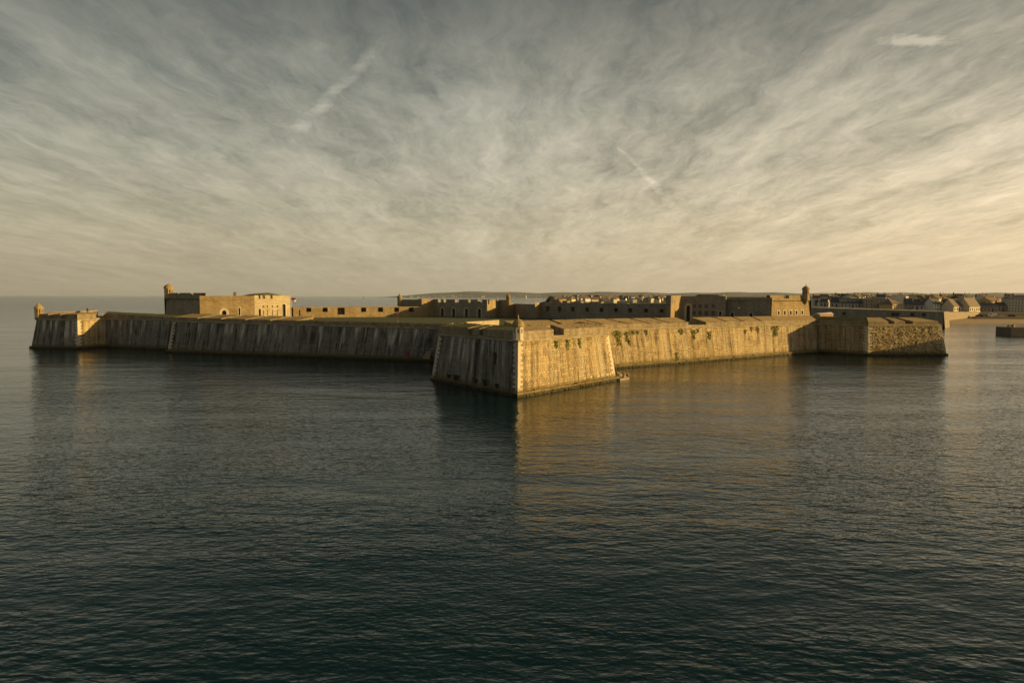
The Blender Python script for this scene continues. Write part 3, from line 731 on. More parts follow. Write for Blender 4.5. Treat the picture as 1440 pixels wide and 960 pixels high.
# left keep: shaded face, sunlit face with a gun port, cream face with doors
K0, K1, K2, K3 = P(232, 221), P(281.5, 210.5), P(358.5, 217), P(408.5, 225.5)
kb = [K0, K1, K2, K3, P(404, 246), P(240, 244)]
zt_k = zp(270, 411.8, 217)
lk = thing('keep', 'square keep with a domed sentry box and cream right face, left side of the fort', 'building', at2(K1, Z0))
nt_ = notch_px(K0, K1, [(247.5, 250), (265.5, 269)], zp(260, 417.5, 217))
front(lk, K0, K1, Z0, zt_k, [], 'shaded_stone', .11, nt_)
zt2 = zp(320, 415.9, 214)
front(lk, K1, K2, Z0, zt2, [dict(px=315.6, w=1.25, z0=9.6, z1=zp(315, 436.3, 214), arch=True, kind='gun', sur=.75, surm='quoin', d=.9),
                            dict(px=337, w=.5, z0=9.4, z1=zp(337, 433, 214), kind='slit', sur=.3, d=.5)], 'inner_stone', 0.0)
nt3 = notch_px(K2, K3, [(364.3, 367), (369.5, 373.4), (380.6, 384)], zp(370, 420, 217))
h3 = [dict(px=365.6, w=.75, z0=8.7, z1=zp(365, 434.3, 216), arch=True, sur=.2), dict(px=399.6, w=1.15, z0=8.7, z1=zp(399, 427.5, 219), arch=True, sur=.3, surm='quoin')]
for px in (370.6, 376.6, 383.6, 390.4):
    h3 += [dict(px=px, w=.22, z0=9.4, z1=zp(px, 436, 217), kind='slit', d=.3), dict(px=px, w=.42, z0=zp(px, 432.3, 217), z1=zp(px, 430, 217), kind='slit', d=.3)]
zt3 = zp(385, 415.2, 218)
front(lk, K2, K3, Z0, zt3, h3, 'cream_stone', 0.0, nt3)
shell(lk, kb, Z0, min(zt2, zt3) - .9, 'shaded_stone', 'turf', (0, 1, 2), 'rear_wall')
string_course(lk, K0, K1, zp(260, 422, 217), 'shaded_stone', .3, .15, .11, Z0); string_course(lk, K1, K2, zp(320, 422, 214), 'inner_stone', .2, .12, 0.0, Z0)
# tall lit end of the dark parapet, and the parapet behind it
nK = nrm(K0, K1); e1 = K1 - nK * .75; m = MB()
q = [K1 - nK * .55 + Vector((.02, 0)), P(296, 206.5), P(296, 209), K0 - nK * 2.5, K0 - nK * .6]
m.prism([(v.x, v.y) for v in (K1 - nK * 1.0, P(284, 215), K0 - nK * 3.2, K0 - nK * 2.0)], zt2 - 1.2, zp(260, 417.5, 217) - .05); m.build('parapet', 'shaded_stone', lk)
m = MB(); a_, b_ = P(284, 213.6), P(296.5, 214.6)
m.face([at2(a_, zt2 - .5), at2(b_, zt2 - .5), at2(a_, zt_k + .05)]); m.face([at2(a_ + Vector((0, 1)), zt2 - .5), at2(b_ + Vector((0, 1)), zt2 - .5), at2(a_ + Vector((0, 1)), zt_k + .05)])
m.face([at2(b_, zt2 - .5), at2(b_ + Vector((0, 1)), zt2 - .5), at2(a_ + Vector((0, 1)), zt_k + .05), at2(a_, zt_k + .05)])
m.build('ramp_wall', 'cream_stone', lk)
# turfed roof mound with a chimney
r0, r1, r2, r3 = P(326, 216), P(362, 219), P(407, 227.5), P(360, 240)
zr = min(zt2, zt3); m = MB(); ap0, ap1 = P(352, 224), P(378, 224)
zz_ = zp(375, 411.3, 223)
V4 = [at2(r0, zr - .7), at2(r1, zr - .1), at2(r2, zr - .2), at2(r3, zr)]
m.face([V4[0], V4[1], at2(ap1, zz_), at2(ap0, zz_ - .5)]); m.face([V4[1], V4[2], at2(ap1, zz_)]); m.face([V4[2], V4[3], at2(ap0, zz_ - .5), at2(ap1, zz_)]); m.face([V4[3], V4[0], at2(ap0, zz_ - .5)])
m.build('turf_roof', 'turf', lk)
c = P(331, 217); m = MB(); m.box((c.x, c.y, zr - .6), (.8, .8, 1.6), .3); m.box((c.x, c.y, zr + 1.002), (1.0, 1.0, .16), .3); m.build('chimney', 'tile', lk)
cS = K0 - nK * .5 + Vector((1.0, 0)); sentry(lk, at2(cS), zp(240, 419, 223), zp(240, 405.5, 223), zp(240, 399.6, 223), 1.3, 'dome', 1.4, 'inner_stone', RAD(20), fin=.3)

# flag on a pole beside the keep
fp = P(409.5, 227); fl = thing('flag', 'red and white flag flying beside the cream keep wall', 'flag', at2(fp, Z0))
m = MB(); m.lathe(at2(fp, Z0), [(.07, 0), (.05, 7.2), (.02, 7.3)], 8); m.build('pole', 'white', fl)
zfl = zp(412, 418.5, 227)
for nm, ma, za, zb_ in (('red_band', 'red', zfl, zfl - .55), ('white_band', 'white', zfl - .553, zfl - 1.1)):
    m = MB(); N_ = 8
    for k in range(N_):
        x0, x1 = fp.x + .06 + 1.65 * k / N_, fp.x + .06 + 1.65 * (k + 1) / N_
        y0, y1 = fp.y + .12 * math.sin(k * .9), fp.y + .12 * math.sin((k + 1) * .9)
        m.face([(x0, y0, zb_ - .03 * k), (x1, y1, zb_ - .03 * (k + 1)), (x1, y1, za - .03 * (k + 1)), (x0, y0, za - .03 * k)])
    m.build(nm, ma, fl)

# long sunlit crenel-pierced wall across the court
J0, J1 = P(407, 226.5), P(593, 243.5)
zj = zp(500, 431.4, 235)
jw = thing('rampart_wall', 'long low sunlit wall with square embrasures across the court, right of the keep', 'wall', at2(J0, Z0))
hj = [dict(px=px, w=w, z0=zp(px, 438.6, 226 + (px - 408) * .094), z1=zj - .28, kind='emb', d=2.2) for px, w in ((434.5, 1.6), (457.5, 1.65), (511.6, 1.75), (535.3, 1.75), (558, 1.7), (578.5, 1.75))]
hj += [dict(px=480, w=2.4, z0=zp(480, 442.3, 233), z1=zj - .28, kind='emb', d=2.2), dict(px=410.8, w=.85, z0=8.7, z1=zp(410, 432.4, 227), arch=True),
       dict(px=421.6, w=.4, z0=9.3, z1=zp(421, 436, 228), kind='slit', d=.4)]
front(jw, J0, J1, Z0, zj, hj, 'inner_stone')
nj = nrm(J0, J1)
shell(jw, [J0, J1, J1 - nj * 4, J0 - nj * 4], Z0, zj, 'shaded_stone', 'earth_top', (0,))
# casemates with four arched doors
N0, N1, N2, N3, N4 = P(593.3, 244), P(609.5, 248.5), P(685, 232), P(701.5, 243.5), P(713.5, 240.5)
cm_ = thing('casemate_building', 'shaded casemate block with four arched doors behind the central bastion', 'building', at2(N2, Z0))
zn = zp(650, 421, 240)
front(cm_, N0, N1, Z0, zn + .05, [], 'inner_stone')
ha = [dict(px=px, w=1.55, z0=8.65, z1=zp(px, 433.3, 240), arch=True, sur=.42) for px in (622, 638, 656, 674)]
front(cm_, N1, N2, Z0, zn, ha, 'shaded_stone', 0, notch_px(N1, N2, [(616, 620.5), (623.5, 627.5), (640, 645.5), (658, 662), (672, 678)], zp(640, 425.3, 240)))
string_course(cm_, N1, N2, zp(640, 431.5, 240), 'shaded_stone', .2, .1)
front(cm_, N2, N3, Z0, zp(693, 422, 238), [], 'inner_stone'); front(cm_, N3, N4, Z0, zp(706, 422.3, 242), [], 'shaded_stone')
string_course(cm_, N3, N4, zp(706, 429.5, 242), 'shaded_stone', .2, .1)
shell(cm_, [N0, N1, N2, N3, N4, P(712, 256), P(594, 260)], Z0, zp(650, 425.3, 240), 'shaded_stone', 'turf', (0, 1, 2, 3))
for (p, q) in ((N0, N1), (N2, N3), (N3, N4)):       # back of the raised parapets
    nn_ = nrm(p, q); m = MB(); m.hexa([at2(v, 12.6) for v in (p - nn_ * .03, q - nn_ * .03, q - nn_ * 1.1, p - nn_ * 1.1)], [at2(v, zn - .12) for v in (p - nn_ * .03, q - nn_ * .03, q - nn_ * 1.1, p - nn_ * 1.1)]); m.build('parapet', 'shaded_stone', cm_)
sentry(cm_, at2(P(714.8, 240.5)), zp(715, 426.5, 240), zp(715, 416.8, 240), zp(715, 412.6, 240), .85, 'cone', 1.1, 'inner_stone', RAD(15), fin=.35)
N5, N6, N7 = P(724, 243), P(752.5, 225), P(760.5, 229.5)
rw = thing('rampart_wall', 'short dark wall behind the domed sentry box between casemates and gun wall', 'wall', at2(N6, Z0))
front(rw, N4, N5, Z0, zp(720, 427.5, 228), [], 'inner_stone'); front(rw, N5, N6, Z0, zp(738, 427.6, 227), [], 'shaded_stone'); front(rw, N6, N7, Z0, zp(756, 425, 226), [], 'inner_stone')
string_course(rw, N5, N6, zp(738, 439, 227), 'shaded_stone', .18, .1)
shell(rw, [N4, N5, N6, N7, P(760, 248), P(714, 252)], Z0, zp(738, 427.6, 227) - .3, 'shaded_stone', 'turf', (0, 1, 2))
# gun wall with a row of square embrasures
N8 = P(938, 199.5)
gw_ = thing('gun_wall', 'long dark wall pierced by a row of square gun embrasures, right of centre', 'wall', at2(N8, Z0))
zg0 = zp(850, 426.2, 212)
hg = []
for px in (770, 786.5, 805.5, 825.5, 845.5, 866, 886, 908, 930):
    Yq = 229 - (px - 760) * .166
    hg.append(dict(px=px, w=1.35, z0=zp(px, 437.6 + (px - 786) * .013, Yq), z1=zp(px, 431.3 + (px - 786) * .022, Yq), kind='emb', d=1.6, sur=.18, surm='shaded_stone'))
ng = nrm(N7, N8); pg = front(gw_, N7, N8, Z0, zg0, hg, 'shaded_stone', 0, notch_px(N7, N8, [(845, 847), (882, 884.5), (897.5, 900.5), (914.5, 917)], zg0 - .8))
string_course(gw_, N7, N8, 10.5, 'shaded_stone', .2, .1)
shell(gw_, [N7, N8, N8 - ng * 6, N7 - ng * 6], Z0, zg0 - .85, 'shaded_stone', 'turf', (0,))
for k, (px, w, hh) in enumerate(((775, 3.2, 1.0), (788, 2.0, .6), (806, 2.6, .5), (831, 4.5, .4))):  # traverses on its top, caught by the sun
    c = lerp(N7, N8, s_px(N7, N8, px)) - ng * 3.2; m = MB()
    m.box((c.x, c.y, zg0 - .9), (w, 1.6, .9 + hh), math.atan2((N8 - N7).y, (N8 - N7).x), 0, 1); m.build('traverse', ['inner_stone', 'turf'], gw_)

# right keep: two rows of windows, gun ports, sunlit end with five windows
Q0, Q1, Q2, Q3, Q4, Q5, Q6 = P(936, 198), P(943, 196.8), P(957, 207), P(1020, 203.5), P(1021, 205.5), P(1084.5, 197), P(1140, 205)
rk = thing('keep', 'long dark barrack keep with two window rows and a sunlit end under a sentry box', 'building', at2(Q5, Z0))
zq = zp(945, 415.4, 198); zq2 = zp(1000, 416.3, 204)
front(rk, Q0, Q1, Z0, zq, [], 'shaded_stone'); front(rk, Q1, Q2, Z0, zq, [], 'inner_stone')
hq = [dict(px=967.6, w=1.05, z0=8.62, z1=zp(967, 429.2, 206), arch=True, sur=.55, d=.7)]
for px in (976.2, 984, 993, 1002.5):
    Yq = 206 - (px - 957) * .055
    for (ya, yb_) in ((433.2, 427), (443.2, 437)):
        hq.append(dict(px=px, w=.85, z0=zp(px, ya, Yq), z1=zp(px, yb_, Yq), arch=True, kind='window', sur=.22, surm='shaded_stone', d=.35))
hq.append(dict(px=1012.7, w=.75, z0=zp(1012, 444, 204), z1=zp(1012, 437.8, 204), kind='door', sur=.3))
front(rk, Q2, Q3, Z0, zq2, hq, 'shaded_stone'); front(rk, Q3, Q4, Z0, zq2, [], 'shaded_stone')
zq3 = zp(1050, 418.2, 201)
front(rk, Q4, Q5, Z0, zq3, [dict(px=px, w=1.0, z0=9.9, z1=zp(px, 439.6, 201), arch=True, kind='gun', sur=.25, d=.9) for px in (1029, 1055.5)], 'shaded_stone', .05)
zq4 = zp(1110, 415.3, 200)
hw = [dict(px=px, w=.72, z0=zp(px, 442.4, 201), z1=zp(px, 437, 201), kind='window', sur=.28, surm='quoin', d=.35) for px in (1095.6, 1104, 1112.5, 1120.6, 1128.6)]
front(rk, Q5, Q6, Z0, zq4, hw, 'inner_stone', .085, notch_px(Q5, Q6, [(1104, 1111)], zp(1107, 419.6, 200)))
qs = [Q0, Q1, Q2, Q3, Q4, Q5, Q6, P(1135, 226), P(937, 226)]
shell(rk, qs, Z0, zq3 - .9, 'shaded_stone', 'turf', (0, 1, 2, 3, 4, 5))
for (p, q, zt_, bt) in ((Q0, Q1, zq, 0), (Q1, Q2, zq, 0), (Q2, Q3, zq2, 0), (Q4, Q5, zq3, .4), (Q5, Q6, zq4, .66)):
    nn_ = nrm(p, q); dd = .04 + bt
    if zt_ == zq4: continue
    m = MB(); v4 = (p - nn_ * dd, q - nn_ * dd, q - nn_ * (dd + 1.1), p - nn_ * (dd + 1.1))
    m.hexa([at2(v, 13.5) for v in v4], [at2(v, zt_ - .05) for v in v4], 0, mtop=1); m.build('parapet', ['shaded_stone', 'turf'], rk)
m = MB(); a_, b_, c_, d_ = P(961, 211), P(1030, 209), P(1030, 218), P(961, 219); zz_ = zp(990, 413.9, 214)
m.hexa([at2(v, 14) for v in (a_, b_, c_, d_)], [at2(lerp(a_, c_, .35), zz_), at2(lerp(b_, d_, .3), zz_ - .1), at2(lerp(c_, a_, .3), zz_), at2(lerp(d_, b_, .3), zz_)]); m.build('turf_roof', 'turf', rk)
c = P(1016.5, 204.6); m = MB(); m.box((c.x, c.y, 14.5), (1.0, .8, 2.05), .1); m.build('chimney', 'quoin', rk)
m = MB(); c = lerp(Q4, Q5, s_px(Q4, Q5, 1038.5)) + nrm(Q4, Q5) * -.12; m.box((c.x, c.y, zp(1038, 434.2, 201)), (.5, .16, .5), math.atan2((Q5 - Q4).y, (Q5 - Q4).x)); m.build('wall_plaque', 'white', rk)
sentry(rk, at2(lerp(Q5, Q6, .875) - nrm(Q5, Q6) * .35), zp(1132, 420.5, 203), zp(1132, 407.3, 203), zp(1132, 402, 203), 1.0, 'dome', 1.7, 'inner_stone', RAD(8), fin=.75)

# far bastion beyond the court with its own sentry box
fb = thing('bastion', 'far dark rampart with a thin sentry box, seen above the sunlit court wall', 'bastion', at2(P(566, 300), 0))
U0, U1, U2 = P(562, 300), P(600, 292), P(604, 312)
nU = nrm(U0, U1)
m = MB(); m.prism([(v.x, v.y) for v in (U0, U1, U2, P(560, 318))], -1.5, zp(580, 421.3, 297), 0, 1); m.build('scarp', ['shaded_stone', 'turf'], fb)
m = MB(); a_, b_ = P(588, 294.6) + nU * .02, P(594, 293.3) + nU * .02; m.hexa([at2(v, 13) for v in (a_, b_, b_ - nU * 3, a_ - nU * 3)], [at2(v, zp(590, 420.2, 294)) for v in (a_, b_, b_ - nU * 3, a_ - nU * 3)]); m.build('merlon', 'inner_stone', fb)
sentry(fb, at2(P(562.3, 299)), zp(562, 429, 299), zp(562, 418, 299), zp(562, 413.5, 299), 1.0, 'cone', 1.2, 'inner_stone', RAD(12), fin=.6)

# pale ramp walls inside the bastion
rwl = thing('ramp_wall', 'pale sunlit wedge of ramp wall on top of the central bastion', 'wall', at2(P(694, 152), Z0))
a_, b_ = P(656, 146), P(702, 156.5); nn_ = nrm(a_, b_); m = MB()
pts_ = [(0.0, zp(656, 452.6, 146)), (0.03, zp(656, 454.6, 146)), (.82, zp(694, 457.2, 154)), (.82, Z0), (1.0, Z0), (1.0, zp(702, 449.8, 156.5)), (.55, zp(681, 451, 152))]
f_ = [at2(lerp(a_, b_, s), z) for s, z in pts_]; g_ = [at2(lerp(a_, b_, s) - nn_ * 1.0, z) for s, z in pts_]
m.face(f_); m.face(g_[::-1])
for k in range(len(f_)): j = (k + 1) % len(f_); m.face([f_[k], f_[j], g_[j], g_[k]])
m.build('wall', 'cream_stone', rwl)

# slim red and white post on the grass
pp = P(559.2, 177); po = thing('marker_post', 'thin red and white post standing on the grass of the court', 'post', at2(pp, Z0))
m = MB(); m.lathe(at2(pp, Z0), [(.05, 0), (.05, 3.4), (.0, 3.45)], 8); m.build('pole', 'red', po)
m = MB(); m.lathe(at2(pp, Z0), [(.2, 0), (.2, .75), (.06, .8)], 10); m.build('base', 'white', po)

# red navigation board and landing ledge at the foot of the shaded curtain
a_, b_ = PTS[5], PTS[6]; n5 = nrm(a_, b_); t5 = (b_ - a_).normalized()
rp = lerp(a_, b_, s_px(a_, b_, 571.8)); rbd = thing('marker_board', 'small dark red board fixed low on the shaded curtain wall', 'board', at2(rp, .8))
m = MB(); ang = math.atan2(t5.y, t5.x)
for w, z0, z1 in ((.6, 2.0, 2.45), (.75, 1.45, 1.998), (.85, .95, 1.448)):
    cc = rp + n5 * (.02 - .17 * z0); m.box((cc.x, cc.y, z0), (w, .35, z1 - z0), ang)
m.build('panel', 'red', rbd)
m = MB(); cc = rp + n5 * .15; m.box((cc.x, cc.y, .6), (1.3, .6, .348), ang); m.build('plinth', 'quay', rbd)
lp_ = lerp(a_, b_, s_px(a_, b_, 603)); stp = thing('landing_steps', 'pale stone landing steps in the corner beside the central bastion', 'steps', at2(lp_, 0))
for k in range(5):
    m = MB(); cc = lp_ + n5 * (.55 - .11 * k) + t5 * (.14 * k - .4); m.box((cc.x, cc.y, .7 + k * .38), (1.9 - .16 * k, .6, .376), ang); m.build('step', 'town_stone', stp)
bp_ = lerp(a_, b_, s_px(a_, b_, 608)) + n5 * 1.1; m = MB(); m.lathe(at2(bp_, .78), [(.02, 0), (.3, .05), (.36, .4), (.2, .8), (.06, 1.05), (0, 1.08)], 12)
tag(m.build('buoy', 'red', None, smooth=True), 'small red buoy on the ledge beside the pale landing steps', 'buoy')

# low shed with a white roof behind the right keep
sh = P(1158, 243); shd = thing('shed', 'low shed with a white roof right of the sunlit keep end', 'shed', at2(sh, Z0))
m = MB(); m.box((sh.x, sh.y, Z0), (5.6, 3.0, 1.15), .25); m.build('wall', 'orange', shd)
m = MB(); ca, sa = math.cos(.25), math.sin(.25)
def rr(x, y, z): return (sh.x + x * ca - y * sa, sh.y + x * sa + y * ca, z)
m.hexa([rr(-3, -1.7, Z0 + 1.152), rr(3, -1.7, Z0 + 1.152), rr(3, 1.7, Z0 + 1.152), rr(-3, 1.7, Z0 + 1.152)], [rr(-2.9, -.2, Z0 + 1.5), rr(2.9, -.2, Z0 + 1.85), rr(2.9, .2, Z0 + 1.85), rr(-2.9, .2, Z0 + 1.5)]); m.build('roof', 'white', shd)

# ------------------------------------------------------------------ far right enceinte wall
W0, W1, W2 = P(1136, 392), P(1327, 345), P(1333.5, 358)
ew = thing('rampart_wall', 'long dark stone wall behind the right bastion with a sunlit end', 'wall', at2(W1))
za_, zb_ = zp(1140, 432.5, 391), zp(1327, 438.4, 345)
m = MB(); nW = nrm(W0, W1)
wp = [(W0, za_), (W1, zb_), (W2, zb_), (W2 + Vector((6, 40)), zb_), (W0 + Vector((20, 30)), za_)]
for k in range(5):
    (a_, z1_), (b_, z2_) = wp[k], wp[(k + 1) % 5]; L_ = (b_ - a_).length
    o_ = nrm(a_, b_) * .9
    m.face([at2(a_ + o_ * (1 if k != 4 else 0), -1.5), at2(b_ + o_ * (1 if k != 4 else 0), -1.5), at2(b_, z2_), at2(a_, z1_)], [(0, 0), (L_, 0), (L_, z2_), (0, z1_)])
m.face([at2(p, z) for p, z in wp]); m.build('scarp', 'shaded_stone', ew)
for px in (1187, 1256, 1262, 1283, 1299):
    a_ = lerp(W0, W1, s_px(W0, W1, px)) + nW * .35; m = MB(); m.box((a_.x, a_.y, zp(px, 443.5, 365)), (1.6, .8, 1.6), math.atan2((W1 - W0).y, (W1 - W0).x)); m.build('gun_port', 'dark_wood', ew)

# ------------------------------------------------------------------ land, beach, quay, pier
def sheet(name, pts, mat, kind='structure'):
    m = MB(); m.face(pts); return m.build(name, mat, kind=kind)
# beach: slopes out of the water up to the quay wall
b0, b1 = G(1325, 455.2), G(1475, 456.6)
def up(px, Y, z): p = P(px, Y); return (p.x, p.y, z)
sheet('beach', [up(1320, b0.y - 2, -.5), up(1640, b1.y - 2, -.5), up(1640, 440, 2.6), up(1320, 440, 2.6)], 'sand')
m = MB()
tp = [P(1700, 448), P(1700, 1500), P(1135, 1500), P(1120, 640), P(1140, 452), P(1366, 448)]
m.prism([(v.x, v.y) for v in tp[::-1]], -1.0, 5.6, 0, 1); m.build('town_ground', ['quay', 'land'], kind='structure')
# sunlit embankment beside the quay
m = MB(); v4 = [P(1326, 420), P(1378, 446), P(1378, 458), P(1326, 470)]
m.hexa([at2(v, -.8) for v in v4], [at2(v4[0] + Vector((0, 3)), 6.4), at2(v4[1] + Vector((0, 2)), 6.2), at2(v4[2], 6.4), at2(v4[3], 6.4)])
tag(m.build('embankment_wall', 'town_stone'), 'sunlit sloping embankment wall below the cream houses by the beach', 'wall')
# rising ground under the houses
m = MB(); r4 = [P(1120, 500), P(1700, 500), P(1700, 900), P(1100, 900)]
m.hexa([at2(v, 4) for v in r4], [at2(lerp(r4[0], r4[3], .05), 5.8), at2(lerp(r4[1], r4[2], .05), 5.8), at2(r4[2], 12.5), at2(r4[3], 12.5)]); m.build('hillside', 'land', kind='structure')
pier0 = G(1421.5, 472.3); pr = thing('pier', 'dark stone pier head jutting in from the right edge', 'pier', (pier0.x, pier0.y, 0))
pz_ = zp(1424, 460.4, pier0.y)
m = MB(); m.prism([(pier0.x, pier0.y), (pier0.x + 34, pier0.y - 3), (pier0.x + 35, pier0.y + 9), (pier0.x + .8, pier0.y + 10)], -1.5, pz_); m.build('wall', 'quay', pr)
for k, (dx_, w, h) in enumerate(((2.2, 1.2, .8), (3.8, 1.0, 1.0))):
    m = MB(); m.box((pier0.x + dx_, pier0.y + 4, pz_ + .002), (w, 1.0, h), .3 * k); m.build('stone_block', 'rock', pr)
m = MB(); v4 = [P(1372, 433), P(1640, 430), P(1640, 447.5), P(1366, 447.5)]
m.prism([(v.x, v.y) for v in v4], -1.0, 3.2, 0, 0); m.build('quay', 'quay', kind='structure')

# ------------------------------------------------------------------ town houses
WIN = {}
def win_mesh(w, h):
    k = (round(w, 2), round(h, 2))
    if k not in WIN:
        m = MB(); m.box((0, .03, 0), (w, .08, h)); WIN[k] = (mesh('window', m.V, m.F, 'glass', m.I, m.U),)
        f = MB()
        for (x, z, sx, sz) in ((-w / 2 - .05, -.06, .1, h + .12), (w / 2 + .05, -.06, .1, h + .12), (0, h + .002, w - .002, .1), (0, -.1, w - .002, .098)):
            f.box((x, .0, z), (sx, .12, sz))
        WIN[k] = (WIN[k][0], mesh('frame', f.V, f.F, 'render_white', f.I, f.U))
    return WIN[k]
def house(name, label, loc, rot, w, d, h, rh, wall, roof, rows=1, cols=3, hip=0.0, chim=1, dorm=0, gable_win=False, found=4.0, group=None, detail=True, cat='house'):
    t = thing(name, label, cat, loc, group, rot)
    def lk_(nm, mb_, mat, par=t):
        o = link(nm, mesh(nm, mb_.V, mb_.F, mat, mb_.I, mb_.U), par); return o
    x, y = w / 2, d / 2; m = MB()
    m.hexa([(-x, -y, -found), (x, -y, -found), (x, y, -found), (-x, y, -found)], [(-x, -y, h), (x, -y, h), (x, y, h), (-x, y, h)])
    hp = hip * w / 2
    if not hip:
        for s in (-1, 1): m.face([(s * x, -y, h), (s * x, y, h), (s * x, 0, h + rh)])
    lk_('wall', m, wall)
    m = MB(); o, th = .3, .14; ex = 0 if hip else .12
    e = [(-x - ex - (o if hip else 0), -y - o), (x + ex + (o if hip else 0), -y - o), (x + ex + (o if hip else 0), y + o), (-x - ex - (o if hip else 0), y + o)]; zl = h - .12
    r_ = [(-x - ex + hp, 0), (x + ex - hp, 0)]
    for dz_ in (0.03, .03 + th):
        m.face([(*e[0], zl + dz_), (*e[1], zl + dz_), (*r_[1], h + rh + dz_), (*r_[0], h + rh + dz_)])
        m.face([(*e[2], zl + dz_), (*e[3], zl + dz_), (*r_[0], h + rh + dz_), (*r_[1], h + rh + dz_)])
        if hip:
            m.face([(*e[1], zl + dz_), (*e[2], zl + dz_), (*r_[1], h + rh + dz_)]); m.face([(*e[3], zl + dz_), (*e[0], zl + dz_), (*r_[0], h + rh + dz_)])
    for k in range(4):
        j = (k + 1) % 4
        if hip or k in (0, 2): m.face([(*e[k], zl + .03), (*e[j], zl + .03), (*e[j], zl + .03 + th), (*e[k], zl + .03 + th)])
    ro = lk_('roof', m, roof)
    for c_ in range(chim):
        cx_ = (-x + .6 + hp) if c_ == 0 else (x - .6 - hp)
        m = MB(); m.box((cx_, 0, h + rh - .6), (.7, .55, 1.9)); m.box((cx_, 0, h + rh + 1.302), (.85, .7, .14)); lk_('chimney', m, 'render_grey' if c_ else 'tile', ro)
    if detail:
        rh_ = h / rows
        wm, fm = win_mesh(min(1.0, w / cols * .42), rh_ * .5)
        for r in range(rows):
            for c_ in range(cols):
                if r == 0 and c_ == cols // 2 and cols > 1:
                    m = MB(); m.box((-x + w * (c_ + .5) / cols, -y - .02, 0), (.95, .1, rh_ * .78)); lk_('door', m, 'dark_wood'); continue
                wo_ = link('window', wm, t); wo_.location = (-x + w * (c_ + .5) / cols, -y - .045, r * rh_ + rh_ * .3)
                link('frame', fm, wo_)
        for c_ in range(dorm):
            dxp = -x + w * (c_ + .5) / dorm; m = MB(); yb = -y * .62; zb2 = h + rh * .22
            m.hexa([(dxp - .5, yb, zb2), (dxp + .5, yb, zb2), (dxp + .5, yb + 1.6, zb2), (dxp - .5, yb + 1.6, zb2)], [(dxp - .5, yb, zb2 + 1.2), (dxp + .5, yb, zb2 + 1.2), (dxp + .5, yb + 1.6, zb2 + 1.2), (dxp - .5, yb + 1.6, zb2 + 1.2)])
            dm = lk_('dormer', m, 'render_white', ro)
            m = MB(); m.box((dxp, yb - .02, zb2 + .2), (.6, .06, .8)); lk_('pane', m, 'glass', dm)
    return t
def house_px(name, label, pl_, pr_, yb, ye, yr, Y, a, d, wall, roof, **kw):
    pm = (pl_ + pr_) / 2; w = (K(pr_) - K(pl_)) * Y / max(.5, math.cos(RAD(a)))
    zb_, ze, zr_ = zp(pm, yb, Y), zp(pm, ye, Y), zp(pm, yr, Y + d / 2)
    c = P(pm, Y); n = Vector((math.sin(RAD(a)), -math.cos(RAD(a)))); c = c - n * d / 2
    return house(name, label, (c.x, c.y, zb_), RAD(a), w, d, ze - zb_, max(.8, zr_ - ze), wall, roof, found=zb_ - 4.5, **kw)
H = house_px
H('house', 'cream house beside the embankment, left of the matching pair', 1337, 1357, 438.8, 431.2, 420.5, 448, 28, 8, 'render_cream', 'slate_warm', rows=1, cols=4, chim=1)
H('house', 'cream house with a broad roof nearest the beach, right of the pair', 1358.5, 1381.5, 439, 431.4, 419, 450, 28, 8, 'render_cream', 'slate_warm', rows=1, cols=5, chim=2)
H('house', 'white two-storey house with dormers above the end of the dark wall', 1310, 1326, 436.5, 427.5, 419.8, 452, 28, 7, 'render_white', 'slate', rows=2, cols=3, dorm=2, chim=1)
H('house', 'small house with a dark gable left of the cream pair', 1326.6, 1336.5, 438, 427, 420.5, 456, -22, 9, 'render_grey', 'slate', rows=2, cols=2)
H('house', 'ochre two-storey house under a low hipped roof above the dark wall', 1251, 1271, 436, 428, 421.5, 455, 32, 9, 'render_ochre', 'slate_warm', rows=2, cols=4, hip=.6, chim=1)
H('house', 'long grey house with a row of white dormers in its slate roof', 1183, 1214, 433.5, 426.8, 419.5, 470, -10, 9, 'render_grey', 'slate', rows=1, cols=7, dorm=6, chim=2)
H('house', 'brown stone block house standing tall between two slate-roofed rows', 1215, 1227.5, 435, 421.5, 418.5, 462, -20, 9, 'town_stone', 'slate_warm', rows=3, cols=2, hip=.5, chim=1)
H('house', 'grey terrace with slate roof left of the ochre house', 1228, 1250.5, 434, 427, 420, 466, -8, 8, 'render_grey', 'slate', rows=1, cols=6, dorm=4, chim=2)
H('house', 'pale grey house with a tall slate roof left of the long dormered row', 1169, 1182, 432.5, 425.5, 418.5, 475, -35, 8, 'render_grey', 'slate', rows=1, cols=3, chim=1)
H('house', 'narrow grey gabled house nearest the sunlit keep end', 1153, 1160.5, 431.5, 424.5, 420.5, 482, -40, 7, 'render_grey', 'slate', rows=1, cols=2, chim=1)
H('house', 'slate-roofed dark house right of the ochre house', 1272, 1281, 436, 428, 420, 458, -25, 8, 'town_stone', 'slate', rows=2, cols=2)
H('house', 'pale grey house showing its gable between two dark roofs', 1282, 1296, 436, 429, 423.5, 456, -30, 10, 'render_grey', 'slate', rows=1, cols=3, chim=0)
H('house', 'dark slate-roofed house left of the white dormered one', 1297, 1309.5, 436, 428.5, 419.5, 459, -15, 8, 'town_stone', 'slate', rows=1, cols=3, chim=1)
H('house', 'yellow stone house row behind the square, right of the spire', 1388, 1412, 432, 424, 418.5, 505, 32, 9, 'render_ochre', 'slate_warm', rows=1, cols=5, chim=2)
H('house', 'dark house under the yellow row, facing the quay', 1383, 1402, 439.5, 432, 426.5, 470, -12, 8, 'town_stone', 'slate', rows=1, cols=4, chim=1)
H('house', 'dark low house right of the yellow row beside trees', 1403, 1417, 439.5, 430, 425, 474, -15, 8, 'town_stone', 'slate', rows=1, cols=3, chim=1)
